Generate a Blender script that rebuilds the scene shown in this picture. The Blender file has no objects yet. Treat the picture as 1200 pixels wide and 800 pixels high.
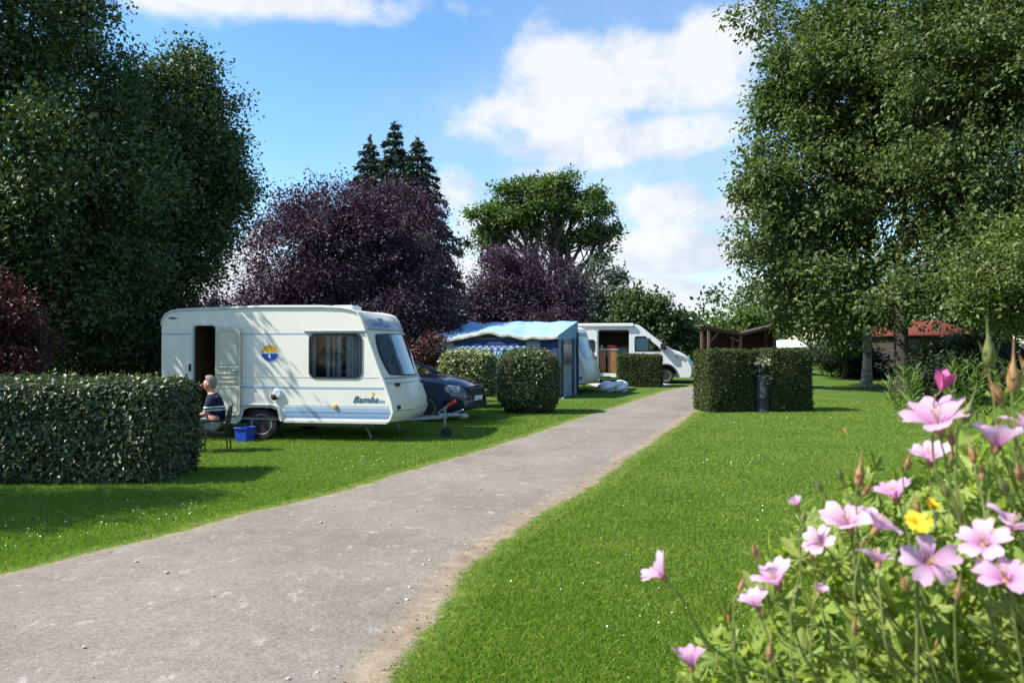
import bpy, bmesh, math, random
import numpy as np
from mathutils import Vector, Matrix, Euler
random.seed(5)
rng = np.random.default_rng(11)
SC = bpy.context.scene
COL = SC.collection
R = math.radians
EYE, F, HZ = 1.6, 900.0, 412.0          # eye height in metres, focal length and horizon in photo pixels

# ------------------------------------------------------------------ measuring
def smooth(a, b, x):
    t = np.clip((np.asarray(x, float)-a)/(b-a), 0, 1)
    return t*t*(3-2*t)
def G(y):                                # the ground rises very gently away from the camera
    return 0.55*smooth(18, 48, y)
def at(px, py, Y):
    return Vector(((px-600)/F*Y, Y, EYE-(py-HZ)/F*Y))
def gy(py):
    Y = 10.0
    for _ in range(60):
        Y = (EYE-float(G(Y)))*F/(py-HZ)
    return Y
def gp(px, py):
    Y = gy(py)
    return ((px-600)/F*Y, Y)

# ------------------------------------------------------------------ objects
def tag(o, label=None, cat=None, group=None, kind=None):
    if label: o['label'] = label
    if cat: o['category'] = cat
    if group: o['group'] = group
    if kind: o['kind'] = kind
    return o
def thing(name, label, cat, loc=(0, 0, 0), rz=0.0, group=None):
    o = bpy.data.objects.new(name, None); COL.objects.link(o)
    o.empty_display_size = 0.2
    o.location = loc; o.rotation_euler = (0, 0, rz)
    return tag(o, label, cat, group)
def copy_tree(o, parent=None):
    c = o.copy(); COL.objects.link(c); c.parent = parent
    for ch in [k for k in bpy.data.objects if k.parent == o]:
        copy_tree(ch, c)
    return c
def finish(name, me, mat, parent=None, smooth_ang=None, bevel=0.0, seg=2):
    mats = mat if isinstance(mat, (list, tuple)) else [mat]
    for m in mats: me.materials.append(m)
    if smooth_ang is not None:
        me.polygons.foreach_set('use_smooth', [True]*len(me.polygons))
        me.set_sharp_from_angle(angle=R(smooth_ang))
    o = bpy.data.objects.new(name, me); COL.objects.link(o)
    if parent is not None: o.parent = parent
    if bevel > 0:
        b = o.modifiers.new('bevel', 'BEVEL'); b.width = bevel; b.segments = seg; b.limit_method = 'ANGLE'
        b.angle_limit = R(40)
    return o

class MB:
    def __init__(s): s.v = []; s.f = []; s.mi = []
    def add(s, vs, fs, M=None, mi=0):
        n = len(s.v)
        if M is not None: vs = [M @ Vector(p) for p in vs]
        s.v += [tuple(p) for p in vs]
        s.f += [tuple(i+n for i in f) for f in fs]
        s.mi += [mi]*len(fs)
        return s
    def box(s, x0, x1, y0, y1, z0, z1, M=None, mi=0):
        vs = [(x, y, z) for x in (x0, x1) for y in (y0, y1) for z in (z0, z1)]
        fs = [(0, 1, 3, 2), (4, 6, 7, 5), (0, 4, 5, 1), (2, 3, 7, 6), (0, 2, 6, 4), (1, 5, 7, 3)]
        return s.add(vs, fs, M, mi)
    def tube(s, pts, rad, n=8, cap=True, M=None, mi=0):
        pts = [Vector(p) for p in pts]
        if not isinstance(rad, (list, tuple, np.ndarray)): rad = [rad]*len(pts)
        t0 = (pts[1]-pts[0]).normalized()
        a = t0.orthogonal().normalized(); vs = []; fs = []
        for i, p in enumerate(pts):
            t = (pts[min(i+1, len(pts)-1)]-pts[max(i-1, 0)])
            t = t.normalized() if t.length > 1e-9 else t0
            a = (a-t*a.dot(t)).normalized(); b = t.cross(a)
            for k in range(n):
                an = 2*math.pi*k/n
                vs.append(p+(a*math.cos(an)+b*math.sin(an))*rad[i])
        for i in range(len(pts)-1):
            for k in range(n):
                fs.append((i*n+k, i*n+(k+1) % n, (i+1)*n+(k+1) % n, (i+1)*n+k))
        if cap:
            fs.append(tuple(range(n))[::-1]); fs.append(tuple((len(pts)-1)*n+k for k in range(n)))
        return s.add(vs, fs, M, mi)
    def lathe(s, prof, n=24, M=None, mi=0):   # prof: (r, z) about local z
        vs = []; fs = []
        for r, z in prof:
            for k in range(n):
                an = 2*math.pi*k/n
                vs.append((r*math.cos(an), r*math.sin(an), z))
        for i in range(len(prof)-1):
            for k in range(n):
                fs.append((i*n+k, i*n+(k+1) % n, (i+1)*n+(k+1) % n, (i+1)*n+k))
        fs.append(tuple(range(n))[::-1]); fs.append(tuple((len(prof)-1)*n+k for k in range(n)))
        return s.add(vs, fs, M, mi)
    def prism(s, prof, y0, y1, M=None, mi=0):   # prof in (x, z), extruded along y
        n = len(prof)
        vs = [(x, y0, z) for x, z in prof]+[(x, y1, z) for x, z in prof]
        fs = [tuple(range(n)), tuple(range(2*n-1, n-1, -1))]
        fs += [(i, i+n, (i+1) % n+n, (i+1) % n) for i in range(n)]
        return s.add(vs, fs, M, mi)
    def grid(s, fn, nu, nv, mi=0):
        vs = [fn(i/nu, j/nv) for i in range(nu+1) for j in range(nv+1)]
        fs = [(i*(nv+1)+j, (i+1)*(nv+1)+j, (i+1)*(nv+1)+j+1, i*(nv+1)+j+1) for i in range(nu) for j in range(nv)]
        return s.add(vs, fs, None, mi)
    def ball(s, c, r, nu=12, nv=8, M=None, mi=0):
        rx, ry, rz = (r, r, r) if not isinstance(r, (tuple, list)) else r
        vs = []; fs = []
        for j in range(nv+1):
            th = math.pi*j/nv
            for i in range(nu):
                ph = 2*math.pi*i/nu
                vs.append((c[0]+rx*math.sin(th)*math.cos(ph), c[1]+ry*math.sin(th)*math.sin(ph), c[2]+rz*math.cos(th)))
        for j in range(nv):
            for i in range(nu):
                fs.append((j*nu+i, (j+1)*nu+i, (j+1)*nu+(i+1) % nu, j*nu+(i+1) % nu))
        return s.add(vs, fs, M, mi)
    def build(s, name, mat, parent=None, smooth_ang=35, bevel=0.0, seg=2, label=None):
        me = bpy.data.meshes.new(name)
        me.from_pydata(s.v, [], s.f)
        bm = bmesh.new(); bm.from_mesh(me)
        bmesh.ops.remove_doubles(bm, verts=bm.verts, dist=1e-5)
        bmesh.ops.recalc_face_normals(bm, faces=bm.faces) if not getattr(s, 'keep', False) else None
        if len(bm.faces) != len(s.f): s.mi = [0]*len(bm.faces)
        bm.to_mesh(me); bm.free()
        if max(s.mi+[0]) > 0 and len(me.polygons) == len(s.mi): me.polygons.foreach_set('material_index', s.mi)
        o = finish(name, me, mat, parent, smooth_ang, bevel, seg)
        if label: o['label'] = label
        return o

def fast_mesh(name, V, loops, starts, mi=None):
    me = bpy.data.meshes.new(name)
    me.vertices.add(len(V)); me.vertices.foreach_set('co', np.ascontiguousarray(V, dtype=np.float32).ravel())
    me.loops.add(len(loops)); me.loops.foreach_set('vertex_index', np.ascontiguousarray(loops, dtype=np.int32))
    me.polygons.add(len(starts)); me.polygons.foreach_set('loop_start', np.ascontiguousarray(starts, dtype=np.int32))
    if mi is not None: me.polygons.foreach_set('material_index', np.ascontiguousarray(mi, dtype=np.int32))
    me.update(calc_edges=True)
    me.validate()
    return me

def rr(x0, x1, z0, z1, r, n=5):            # rounded rectangle, counter-clockwise, in (x, z)
    out = []
    for cx, cz, a0 in ((x1-r, z0+r, -90), (x1-r, z1-r, 0), (x0+r, z1-r, 90), (x0+r, z0+r, 180)):
        for k in range(n+1):
            a = R(a0+90*k/n); out.append((cx+r*math.cos(a), cz+r*math.sin(a)))
    return out
def plate(mb, outer, holes, y, mi=0):      # flat plate in the xz plane with holes
    bm = bmesh.new(); edges = []
    for loop in [outer]+holes:
        vs = [bm.verts.new((x, y, z)) for x, z in loop]
        edges += [bm.edges.new((vs[i], vs[(i+1) % len(vs)])) for i in range(len(vs))]
    bmesh.ops.triangle_fill(bm, use_beauty=True, use_dissolve=False, edges=edges)
    bm.verts.index_update()
    mb.add([v.co.copy() for v in bm.verts], [tuple(v.index for v in f.verts) for f in bm.faces], None, mi)
    bm.free()
def ring(mb, loop, w, y0, y1):             # frame running round a loop: outer loop grown by w
    cx = sum(p[0] for p in loop)/len(loop); cz = sum(p[1] for p in loop)/len(loop)
    hx = max(p[0] for p in loop)-cx; hz = max(p[1] for p in loop)-cz
    out = [(cx+(x-cx)*(hx+w)/hx, cz+(z-cz)*(hz+w)/hz) for x, z in loop]
    n = len(loop)
    vs = [(x, y0, z) for x, z in loop]+[(x, y0, z) for x, z in out]+[(x, y1, z) for x, z in loop]+[(x, y1, z) for x, z in out]
    fs = []
    for i in range(n):
        j = (i+1) % n
        fs += [(i, j, n+j, n+i), (2*n+i, 3*n+i, 3*n+j, 2*n+j), (n+i, n+j, 3*n+j, 3*n+i), (i, 2*n+i, 2*n+j, j)]
    mb.add(vs, fs)
def text_mesh(s, size, shear=0.0, extr=0.001):
    cu = bpy.data.curves.new('lettering', 'FONT'); cu.body = s; cu.size = size; cu.shear = shear; cu.extrude = extr
    o = bpy.data.objects.new('lettering', cu); COL.objects.link(o)
    dg = bpy.context.evaluated_depsgraph_get(); dg.update()
    me = bpy.data.meshes.new_from_object(o.evaluated_get(dg))
    bpy.data.objects.remove(o); return me
def bake(o):                                # apply modifiers without bpy.ops
    dg = bpy.context.evaluated_depsgraph_get(); dg.update()
    me = bpy.data.meshes.new_from_object(o.evaluated_get(dg))
    return me

# ------------------------------------------------------------------ materials
def newmat(name):
    m = bpy.data.materials.new(name); m.use_nodes = True
    nt = m.node_tree; nt.nodes.clear()
    out = nt.nodes.new('ShaderNodeOutputMaterial')
    return m, nt, out
def N(nt, t, **kw):
    n = nt.nodes.new(t)
    for k, v in kw.items(): setattr(n, k, v)
    return n
def rgba(c): return (c[0], c[1], c[2], 1.0)
def noise(nt, vec, scale, detail=3, rough=0.55):
    n = N(nt, 'ShaderNodeTexNoise'); n.inputs['Scale'].default_value = scale
    n.inputs['Detail'].default_value = detail; n.inputs['Roughness'].default_value = rough
    if vec is not None: nt.links.new(vec, n.inputs['Vector'])
    return n.outputs['Fac']
def ramp(nt, fac, stops):
    r = N(nt, 'ShaderNodeValToRGB'); e = r.color_ramp.elements
    while len(e) < len(stops): e.new(0.5)
    for i, (p, c) in enumerate(stops):
        e[i].position = p; e[i].color = rgba(c) if not isinstance(c, float) else (c, c, c, 1)
    nt.links.new(fac, r.inputs['Fac']); return r.outputs['Color']
def mix(nt, fac, a, b, mode='MIX'):
    m = N(nt, 'ShaderNodeMix', data_type='RGBA', blend_type=mode)
    for sock, v in ((m.inputs[0], fac), (m.inputs[6], a), (m.inputs[7], b)):
        if hasattr(v, 'is_output'): nt.links.new(v, sock)
        elif isinstance(v, (int, float)): sock.default_value = v
        else: sock.default_value = rgba(v)
    return m.outputs[2]
def math_(nt, op, a, b=None, c=None, clamp=False):
    m = N(nt, 'ShaderNodeMath', operation=op, use_clamp=clamp)
    for i, v in enumerate((a, b, c)):
        if v is None: continue
        if hasattr(v, 'is_output'): nt.links.new(v, m.inputs[i])
        else: m.inputs[i].default_value = v
    return m.outputs[0]
def bumpn(nt, h, strength, dist):
    b = N(nt, 'ShaderNodeBump'); b.inputs['Strength'].default_value = strength; b.inputs['Distance'].default_value = dist
    nt.links.new(h, b.inputs['Height']); return b.outputs['Normal']
def bsdf(nt, out, col, rough=0.6, spec=0.5, metal=0.0, coat=0.0, nrm=None):
    p = N(nt, 'ShaderNodeBsdfPrincipled')
    for k, v in (('Base Color', col), ('Roughness', rough), ('Specular IOR Level', spec), ('Metallic', metal), ('Coat Weight', coat)):
        if hasattr(v, 'is_output'): nt.links.new(v, p.inputs[k])
        elif k == 'Base Color': p.inputs[k].default_value = rgba(v)
        else: p.inputs[k].default_value = v
    if nrm is not None: nt.links.new(nrm, p.inputs['Normal'])
    nt.links.new(p.outputs[0], out.inputs[0]); return p
def paint(name, col, rough=0.5, spec=0.5, metal=0.0, coat=0.0, var=0.12, vscale=6.0, bump=0.0, bscale=60.0):
    m, nt, out = newmat(name)
    tc = N(nt, 'ShaderNodeTexCoord').outputs['Object']
    f = noise(nt, tc, vscale, 5, 0.65)
    f2 = noise(nt, tc, vscale*5, 3)
    a = [max(0, c*(1-var)) for c in col]; b = [min(1, c*(1+var)) for c in col]
    c = ramp(nt, math_(nt, 'ADD', math_(nt, 'MULTIPLY', f, 0.65), math_(nt, 'MULTIPLY', f2, 0.35)), [(0.32, a), (0.66, b)])
    r = math_(nt, 'ADD', rough-0.06, math_(nt, 'MULTIPLY', f, 0.12), clamp=True)
    nrm = bumpn(nt, noise(nt, tc, bscale, 3), bump, 0.01) if bump > 0 else None
    bsdf(nt, out, c, r, spec, metal, coat, nrm)
    return m
def foliage(name, cols, rough=0.5, spec=0.35, trans=0.3, tcol=None, vscale=0.8):
    m, nt, out = newmat(name)
    tc = N(nt, 'ShaderNodeTexCoord').outputs['Object']
    isl = N(nt, 'ShaderNodeNewGeometry').outputs['Random Per Island']
    f = math_(nt, 'ADD', math_(nt, 'MULTIPLY', isl, 0.55), math_(nt, 'MULTIPLY', noise(nt, tc, vscale, 3), 0.6))
    n = len(cols)
    c = ramp(nt, f, [(0.15+0.75*i/(n-1), cols[i]) for i in range(n)])
    p = N(nt, 'ShaderNodeBsdfPrincipled'); nt.links.new(c, p.inputs['Base Color'])
    p.inputs['Roughness'].default_value = rough; p.inputs['Specular IOR Level'].default_value = spec
    t = N(nt, 'ShaderNodeBsdfTranslucent')
    tc2 = mix(nt, 1.0, c, tcol or (1.5, 1.6, 0.6), 'MULTIPLY')
    nt.links.new(tc2, t.inputs['Color'])
    ms = N(nt, 'ShaderNodeMixShader'); ms.inputs[0].default_value = trans
    nt.links.new(p.outputs[0], ms.inputs[1]); nt.links.new(t.outputs[0], ms.inputs[2])
    nt.links.new(ms.outputs[0], out.inputs[0]); return m
def glass(name, tint, refl=0.9, rough=0.03):
    m, nt, out = newmat(name)
    tr = N(nt, 'ShaderNodeBsdfTransparent'); tr.inputs[0].default_value = rgba(tint)
    gl = N(nt, 'ShaderNodeBsdfGlossy'); gl.inputs['Roughness'].default_value = rough; gl.inputs[0].default_value = rgba((refl,)*3)
    fr = N(nt, 'ShaderNodeFresnel'); fr.inputs[0].default_value = 1.6
    nz = noise(nt, N(nt, 'ShaderNodeTexCoord').outputs['Object'], 1.6, 1)
    nm = bumpn(nt, nz, 0.25, 0.03); nt.links.new(nm, gl.inputs['Normal'])
    ms = N(nt, 'ShaderNodeMixShader'); nt.links.new(fr.outputs[0], ms.inputs[0])
    nt.links.new(tr.outputs[0], ms.inputs[1]); nt.links.new(gl.outputs[0], ms.inputs[2])
    nt.links.new(ms.outputs[0], out.inputs[0]); return m
def bark(name, a, b, scale=5.0, patch=None):
    m, nt, out = newmat(name)
    tc = N(nt, 'ShaderNodeTexCoord').outputs['Object']
    mp = N(nt, 'ShaderNodeMapping'); mp.inputs['Scale'].default_value = (1, 1, 0.3) if patch is None else (1, 1, 1.6)
    nt.links.new(tc, mp.inputs[0])
    f = noise(nt, mp.outputs[0], scale*2.5, 6, 0.7)
    c = ramp(nt, f, [(0.38, a), (0.62, b)])
    bsdf(nt, out, c, 0.9, 0.2, nrm=bumpn(nt, f, 0.8, 0.03)); return m

# ------------------------------------------------------------------ foliage geometry
def unit(a): return a/np.maximum(np.linalg.norm(a, axis=-1, keepdims=True), 1e-9)
def leaf_geo(P, D, Nn, L, W, fold=0.12):
    n = len(P)
    D = unit(D); Nn = unit(Nn-D*np.sum(Nn*D, 1, keepdims=True)); S = np.cross(D, Nn)
    L = np.broadcast_to(L, (n,))[:, None]; W = np.broadcast_to(W, (n,))[:, None]
    V = np.empty((n, 4, 3))
    V[:, 0] = P
    V[:, 1] = P+D*L*0.45+S*W*0.5+Nn*L*fold
    V[:, 2] = P+D*L-Nn*L*fold*0.7
    V[:, 3] = P+D*L*0.45-S*W*0.5+Nn*L*fold
    idx = np.arange(n)[:, None]*4+np.array([[0, 1, 2, 0, 2, 3]])
    return V.reshape(-1, 3), idx.ravel()
def leaf_object(name, geos, mat, parent=None, extra=None):
    Vs = []; Ls = []; off = 0
    for V, I in geos:
        Vs.append(V); Ls.append(I+off); off += len(V)
    V = np.concatenate(Vs); I = np.concatenate(Ls); nt_ = len(I)//3
    starts = np.arange(nt_)*3; mi = np.zeros(nt_, int); loops = I
    if extra is not None:                   # (verts, faces): twig core with material slot 1
        ev, ef = extra
        el = []; es = []
        pos = len(loops)
        for f in ef:
            es.append(pos); pos += len(f); el += [k+off for k in f]
        V = np.concatenate([V, np.array(ev)]); loops = np.concatenate([loops, np.array(el)])
        starts = np.concatenate([starts, np.array(es)]); mi = np.concatenate([mi, np.ones(len(ef), int)])
    me = fast_mesh(name, V, loops, starts, mi)
    return finish(name, me, mat, parent)
def lobe_points(lobe, n, inner=0.35, lump=0.28, boughs=0.84):
    c = np.array(lobe[:3]); r = np.array(lobe[3:6])
    u = unit(rng.normal(size=(n, 3)))
    k = unit(rng.normal(size=(16, 3)))
    b = np.clip(np.max(u @ k.T, axis=1), 0, 1)**6
    rad = np.maximum(rng.random(n)**(1/2.4), inner)*(1-lump+lump*1.35*b)
    q = u*rad[:, None]
    nb = int(np.clip(n/15, 5, 15)); ub = unit(rng.normal(size=(nb, 3)))*(.58+.42*rng.random((nb, 1)))   # boughs
    pick = rng.integers(0, nb, n); use = rng.random(n) < boughs
    off = np.clip(rng.normal(size=(n, 3)), -2, 2)*np.array([.17, .17, .10])
    q = np.where(use[:, None], ub[pick]+off, q*.72)
    return c+q*r, unit(q/np.maximum(np.linalg.norm(q, axis=1, keepdims=True), .05)/r)
def spray(C, O, per, L, spread, droop=0.25, aspect=0.55, flat=0.6, jit=0.45):
    n = len(C)*per
    c = np.repeat(C, per, 0); o = np.repeat(O, per, 0)
    tw = unit(o+rng.normal(size=(n, 3))*0.35+np.array([0, 0, -droop*0.6]))
    t = rng.random((n, 1))
    P = c+tw*t*spread*1.5+np.clip(rng.normal(size=(n, 3)), -1.7, 1.7)*spread*jit
    D = unit(o*0.5+rng.normal(size=(n, 3))*0.75+np.array([0, 0, -droop]))
    Nn = unit(rng.normal(size=(n, 3))*0.6+np.array([0, 0, flat])+o*0.35)
    l = L*(0.65+0.7*rng.random(n))
    return leaf_geo(P, D, Nn, l, l*aspect*(0.8+0.4*rng.random(n)))
def wob(a, b, k, amp, sag=0.0):
    a = Vector(a); b = Vector(b); pts = []
    d = (b-a); L = d.length
    o1 = Vector(rng.normal(size=3))*amp*L; o2 = Vector(rng.normal(size=3))*amp*L*0.6
    for i in range(k+1):
        t = i/k
        p = a+d*t+o1*math.sin(math.pi*t)+o2*math.sin(2*math.pi*t)
        p.z -= sag*L*t*t-sag*L*t
        pts.append(p)
    return pts
def make_tree(name, label, cat, base, lobes, leafmat, barkmat, ncl=600, per=40, L=0.12, spread=0.4, trunk_r=0.2,
              trunk_top=None, limbs=7, droop=0.25, aspect=0.55, group=None, inner=0.35, lump=0.28, lean=(0, 0), sub_r=0.02,
              fork=0.35, limb_r=0.38, sprig=0.45):
    base = Vector(base)
    t = thing(name, label, cat, base, 0, group)
    lob = [np.array([l[0]-base.x, l[1]-base.y, l[2]-base.z]+list(l[3:6])) for l in lobes]
    vol = np.array([(l[3]*l[4]+l[3]*l[5]+l[4]*l[5]) for l in lob]); vol = vol/vol.sum()
    top = max(lob, key=lambda l: l[2])
    th = trunk_top if trunk_top else top[2]*0.8
    tp = wob((0, 0, -0.1), (lean[0]+top[0]*0.25, lean[1], th), 8, 0.02)
    tr = [trunk_r*(1.35 if i == 0 else 1.0)*(1-0.75*i/8) for i in range(9)]
    mb = MB(); mb.tube(tp, tr, 9)
    geos = []
    for l, w in zip(lob, vol):
        n = max(4, int(ncl*w))
        C, O = lobe_points(l, n, inner, lump)
        geos.append(spray(C, O, per, L, spread, droop, aspect))
        ns = int(n*sprig)                     # shoots reaching out of the crown
        if ns > 0:
            u = unit(rng.normal(size=(ns, 3))+np.array([0, 0, .25])); Cs = np.array(l[:3])+u*np.array(l[3:6])*(.78+.28*rng.random((ns, 1)))
            geos.append(spray(Cs, unit(u/np.array(l[3:6])+np.array([0, 0, .1])), max(8, per//2), L, spread*1.35, droop*.6, aspect, jit=.13))
        k = fork+0.5*min(1, max(0, l[2]/max(th, 0.1)))*0.55
        p0 = tp[min(8, max(1, int(8*min(k, 1.0))))]
        r0 = trunk_r*limb_r
        lp = wob(p0, Vector(l[:3]), 6, 0.07, 0.15)
        mb.tube(lp, [r0*(1-0.62*i/6) for i in range(7)], 6)
        idx = rng.choice(n, min(limbs, n), replace=False)
        for j in idx:
            s0 = lp[int(rng.integers(2, 7))]
            mb.tube(wob(s0, Vector(C[j]), 5, 0.08, 0.1), [max(r0*0.34, sub_r)*(1-0.8*i/5)+0.004 for i in range(6)], 5)
    mb.build('trunk', barkmat, t, 60)
    leaf_object('crown', geos, leafmat, t)
    return t
def hedge_geo(boxes, L, dens, aspect=0.6, jit=0.03, rnd=0.12, up=0.3, droop=0.3, clip=1.0):
    """leaf cover for rounded boxes (cx, cy, cz, hx, hy, hz, yaw); returns geos and the twig core"""
    geos = []; ev = []; ef = []
    for (cx, cy, cz, hx, hy, hz, yaw) in boxes:
        cs, sn = math.cos(yaw), math.sin(yaw)
        areas = np.array([hy*hz, hy*hz, hx*hz, hx*hz, hx*hy])*4
        for k, a in enumerate(areas):
            n = int(a*dens)
            u = rng.random((n, 2))*2-1
            p = np.zeros((n, 3)); nn = np.zeros((n, 3))
            if k < 2: sg = -1 if k == 0 else 1; p[:, 0] = sg; p[:, 1:] = u; nn[:, 0] = sg
            elif k < 4: sg = -1 if k == 2 else 1; p[:, 1] = sg; p[:, 0] = u[:, 0]; p[:, 2] = u[:, 1]; nn[:, 1] = sg
            else: p[:, 2] = 1; p[:, :2] = u; nn[:, 2] = 1
            h = np.array([hx, hy, hz]); q = p*h
            inn = np.clip(q, -(h-rnd), h-rnd); dlt = q-inn
            ln = np.linalg.norm(dlt, axis=1, keepdims=True)
            ndir = np.where(ln > 1e-6, dlt/np.maximum(ln, 1e-6), nn)
            q = inn+ndir*np.minimum(ln, rnd)
            lowf = np.sin(q[:, 0:1]*5.1+cx)*np.sin(q[:, 2:3]*6.3+1)*0.5+np.sin(q[:, 1:2]*7+q[:, 0:1]*3)*0.5
            q = q+ndir*(rng.normal(size=(n, 1))*jit+lowf*jit*0.8)-ndir*rng.random((n, 1))**2*jit*3
            stray = (rng.random((n, 1)) < .02)*rng.random((n, 1)); q = q+ndir*stray*L*1.5
            tan = unit(rng.normal(size=(n, 3)))
            D = unit(tan*0.8+ndir*0.45*clip+np.array([0, 0, -droop]))
            Nn = unit(ndir*0.9+rng.normal(size=(n, 3))*0.45+np.array([0, 0, up]))
            def rot(a): return np.stack([a[:, 0]*cs-a[:, 1]*sn, a[:, 0]*sn+a[:, 1]*cs, a[:, 2]], 1)
            l = L*(0.65+0.7*rng.random(n))
            geos.append(leaf_geo(rot(q)+np.array([cx, cy, cz]), rot(D), rot(Nn), l, l*aspect))
        s = len(ev); m = jit*2.2+0.03
        for x in (-1, 1):
            for y in (-1, 1):
                for z in (-1, 1):
                    X, Y, Z = x*(hx-m), y*(hy-m), (z*(hz-m) if z > 0 else -hz+0.02)
                    ev.append((cx+X*cs-Y*sn, cy+X*sn+Y*cs, cz+Z))
        ef += [tuple(i+s for i in f) for f in [(0, 1, 3, 2), (4, 6, 7, 5), (0, 4, 5, 1), (2, 3, 7, 6), (0, 2, 6, 4), (1, 5, 7, 3)]]
    return geos, (ev, ef)
# ================================================================== render set-up, sky and sun
SC.render.engine = 'CYCLES'
vs_ = SC.view_settings
vs_.view_transform = 'Standard'; vs_.look = 'None'; vs_.gamma = 1.0; vs_.use_curve_mapping = False
vs_.exposure = EXPOSURE = 1.45
SC.cycles.max_bounces = 8; SC.cycles.transparent_max_bounces = 16; SC.cycles.transmission_bounces = 4

cam = bpy.data.cameras.new('camera'); camo = bpy.data.objects.new('camera', cam); COL.objects.link(camo)
cam.sensor_width = 36; cam.lens = 27; cam.clip_start = 0.05; cam.clip_end = 3000
camo.location = (0, 0, EYE); camo.rotation_euler = (R(90)+math.atan((HZ-400)/F), 0, 0)
cam.dof.use_dof = True; cam.dof.focus_distance = 14; cam.dof.aperture_fstop = 7.0
SC.camera = camo

SUN_EL, SUN_AZ = 47.0, -100.0            # azimuth measured from +Y towards +X: the sun stands left, a touch behind
sd = bpy.data.lights.new('sun', 'SUN'); sd.energy = 3.5; sd.angle = R(0.5); sd.color = (1.0, 0.95, 0.87)
so = bpy.data.objects.new('sun', sd); COL.objects.link(so)
v = Vector((math.sin(R(SUN_AZ))*math.cos(R(SUN_EL)), math.cos(R(SUN_AZ))*math.cos(R(SUN_EL)), math.sin(R(SUN_EL))))
so.rotation_euler = v.to_track_quat('Z', 'Y').to_euler(); so.location = v*60

w = bpy.data.worlds.new('World'); SC.world = w; w.use_nodes = True
nt = w.node_tree; nt.nodes.clear()
wo = N(nt, 'ShaderNodeOutputWorld'); bg = N(nt, 'ShaderNodeBackground'); nt.links.new(bg.outputs[0], wo.inputs[0])
bg.inputs['Strength'].default_value = 0.15
sky = N(nt, 'ShaderNodeTexSky', sky_type='NISHITA'); sky.sun_disc = False
sky.sun_elevation = R(SUN_EL); sky.sun_rotation = R(SUN_AZ); sky.air_density = 1.0; sky.dust_density = 0.5; sky.ozone_density = 2.0
hs = N(nt, 'ShaderNodeHueSaturation'); hs.inputs['Saturation'].default_value = 1.22; hs.inputs['Value'].default_value = 0.63; hs.inputs['Hue'].default_value = 0.496
nt.links.new(sky.outputs[0], hs.inputs['Color'])
gen = N(nt, 'ShaderNodeTexCoord').outputs['Generated']
sx = N(nt, 'ShaderNodeSeparateXYZ'); nt.links.new(gen, sx.inputs[0])
az = math_(nt, 'ARCTAN2', sx.outputs[0], sx.outputs[1]); el = math_(nt, 'ARCSINE', sx.outputs[2])
mp = N(nt, 'ShaderNodeMapping'); mp.inputs['Scale'].default_value = (1, 1, 1.35); nt.links.new(gen, mp.inputs[0])
n1 = noise(nt, mp.outputs[0], 5.0, 6, 0.58); n2 = noise(nt, mp.outputs[0], 2.2, 2, 0.5); n3 = noise(nt, mp.outputs[0], 14.0, 5, 0.6)
# clouds standing where the photograph shows them: (photo px, py, rx, ry, weight)
CL = [(740, 85, 150, 52, 1.0), (835, 60, 70, 42, .9), (600, 132, 75, 30, .75), (715, 168, 165, 36, .95), (560, 225, 75, 42, .8), (650, 120, 90, 46, .8),
      (790, 240, 75, 48, 1.0), (640, 200, 80, 20, .65), (740, 295, 70, 30, .85), (870, 330, 75, 50, .6), (850, 270, 60, 50, .8), (600, 270, 100, 50, .8),
      (265, 325, 75, 44, 1.0), (295, 290, 30, 26, .85), (215, 345, 45, 26, .8), (540, 316, 40, 20, .9),
      (300, -6, 190, 26, 1.0), (185, 2, 50, 12, .6), (800, 170, 70, 34, .85), (860, 190, 60, 60, .6), (690, 260, 80, 60, .55), (560, 150, 70, 30, .6), (880, 365, 90, 36, .6), (700, 330, 90, 40, .7), (800, 295, 100, 34, 1.25), (770, 345, 110, 26, 1.15), (850, 250, 60, 30, 1.0)]
acc = None
for px, py, rx, ry, wt in CL:
    a0 = math.atan((px-600)/F); e0 = math.atan((HZ-py)/F*math.cos(a0))
    ra = rx/F*math.cos(a0)**2; re = ry/F*math.cos(e0)**2
    dx = math_(nt, 'MULTIPLY', math_(nt, 'SUBTRACT', az, a0), 1/ra); dy = math_(nt, 'MULTIPLY', math_(nt, 'SUBTRACT', el, e0), 1/re)
    r2 = math_(nt, 'ADD', math_(nt, 'MULTIPLY', dx, dx), math_(nt, 'MULTIPLY', dy, dy))
    g = math_(nt, 'MULTIPLY', math_(nt, 'EXPONENT', math_(nt, 'MULTIPLY', r2, -0.75)), wt)
    acc = g if acc is None else math_(nt, 'MAXIMUM', acc, g)
fm = N(nt, 'ShaderNodeMapRange', interpolation_type='SMOOTHSTEP'); nt.links.new(math_(nt, 'ABSOLUTE', az), fm.inputs[0]); fm.inputs[1].default_value = 0.60; fm.inputs[2].default_value = 1.0
far = fm.outputs[0]      # the rest of the sky: scattered fair-weather cloud
oth = math_(nt, 'MULTIPLY', far, math_(nt, 'SUBTRACT', n2, 0.12))
acc = math_(nt, 'MAXIMUM', acc, oth)
dens = math_(nt, 'ADD', acc, math_(nt, 'ADD', math_(nt, 'MULTIPLY', math_(nt, 'SUBTRACT', n1, 0.5), 1.75), math_(nt, 'MULTIPLY', math_(nt, 'SUBTRACT', n3, 0.5), 0.6)))
cm = N(nt, 'ShaderNodeMapRange', interpolation_type='SMOOTHSTEP'); nt.links.new(dens, cm.inputs[0])
cm.inputs[1].default_value = 0.30; cm.inputs[2].default_value = 0.86
ccol = ramp(nt, math_(nt, 'ADD', math_(nt, 'MULTIPLY', n1, 0.6), math_(nt, 'MULTIPLY', n3, 0.4)), [(0.40, (1.55, 1.78, 2.1)), (0.55, (2.34, 2.40, 2.48))])
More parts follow.
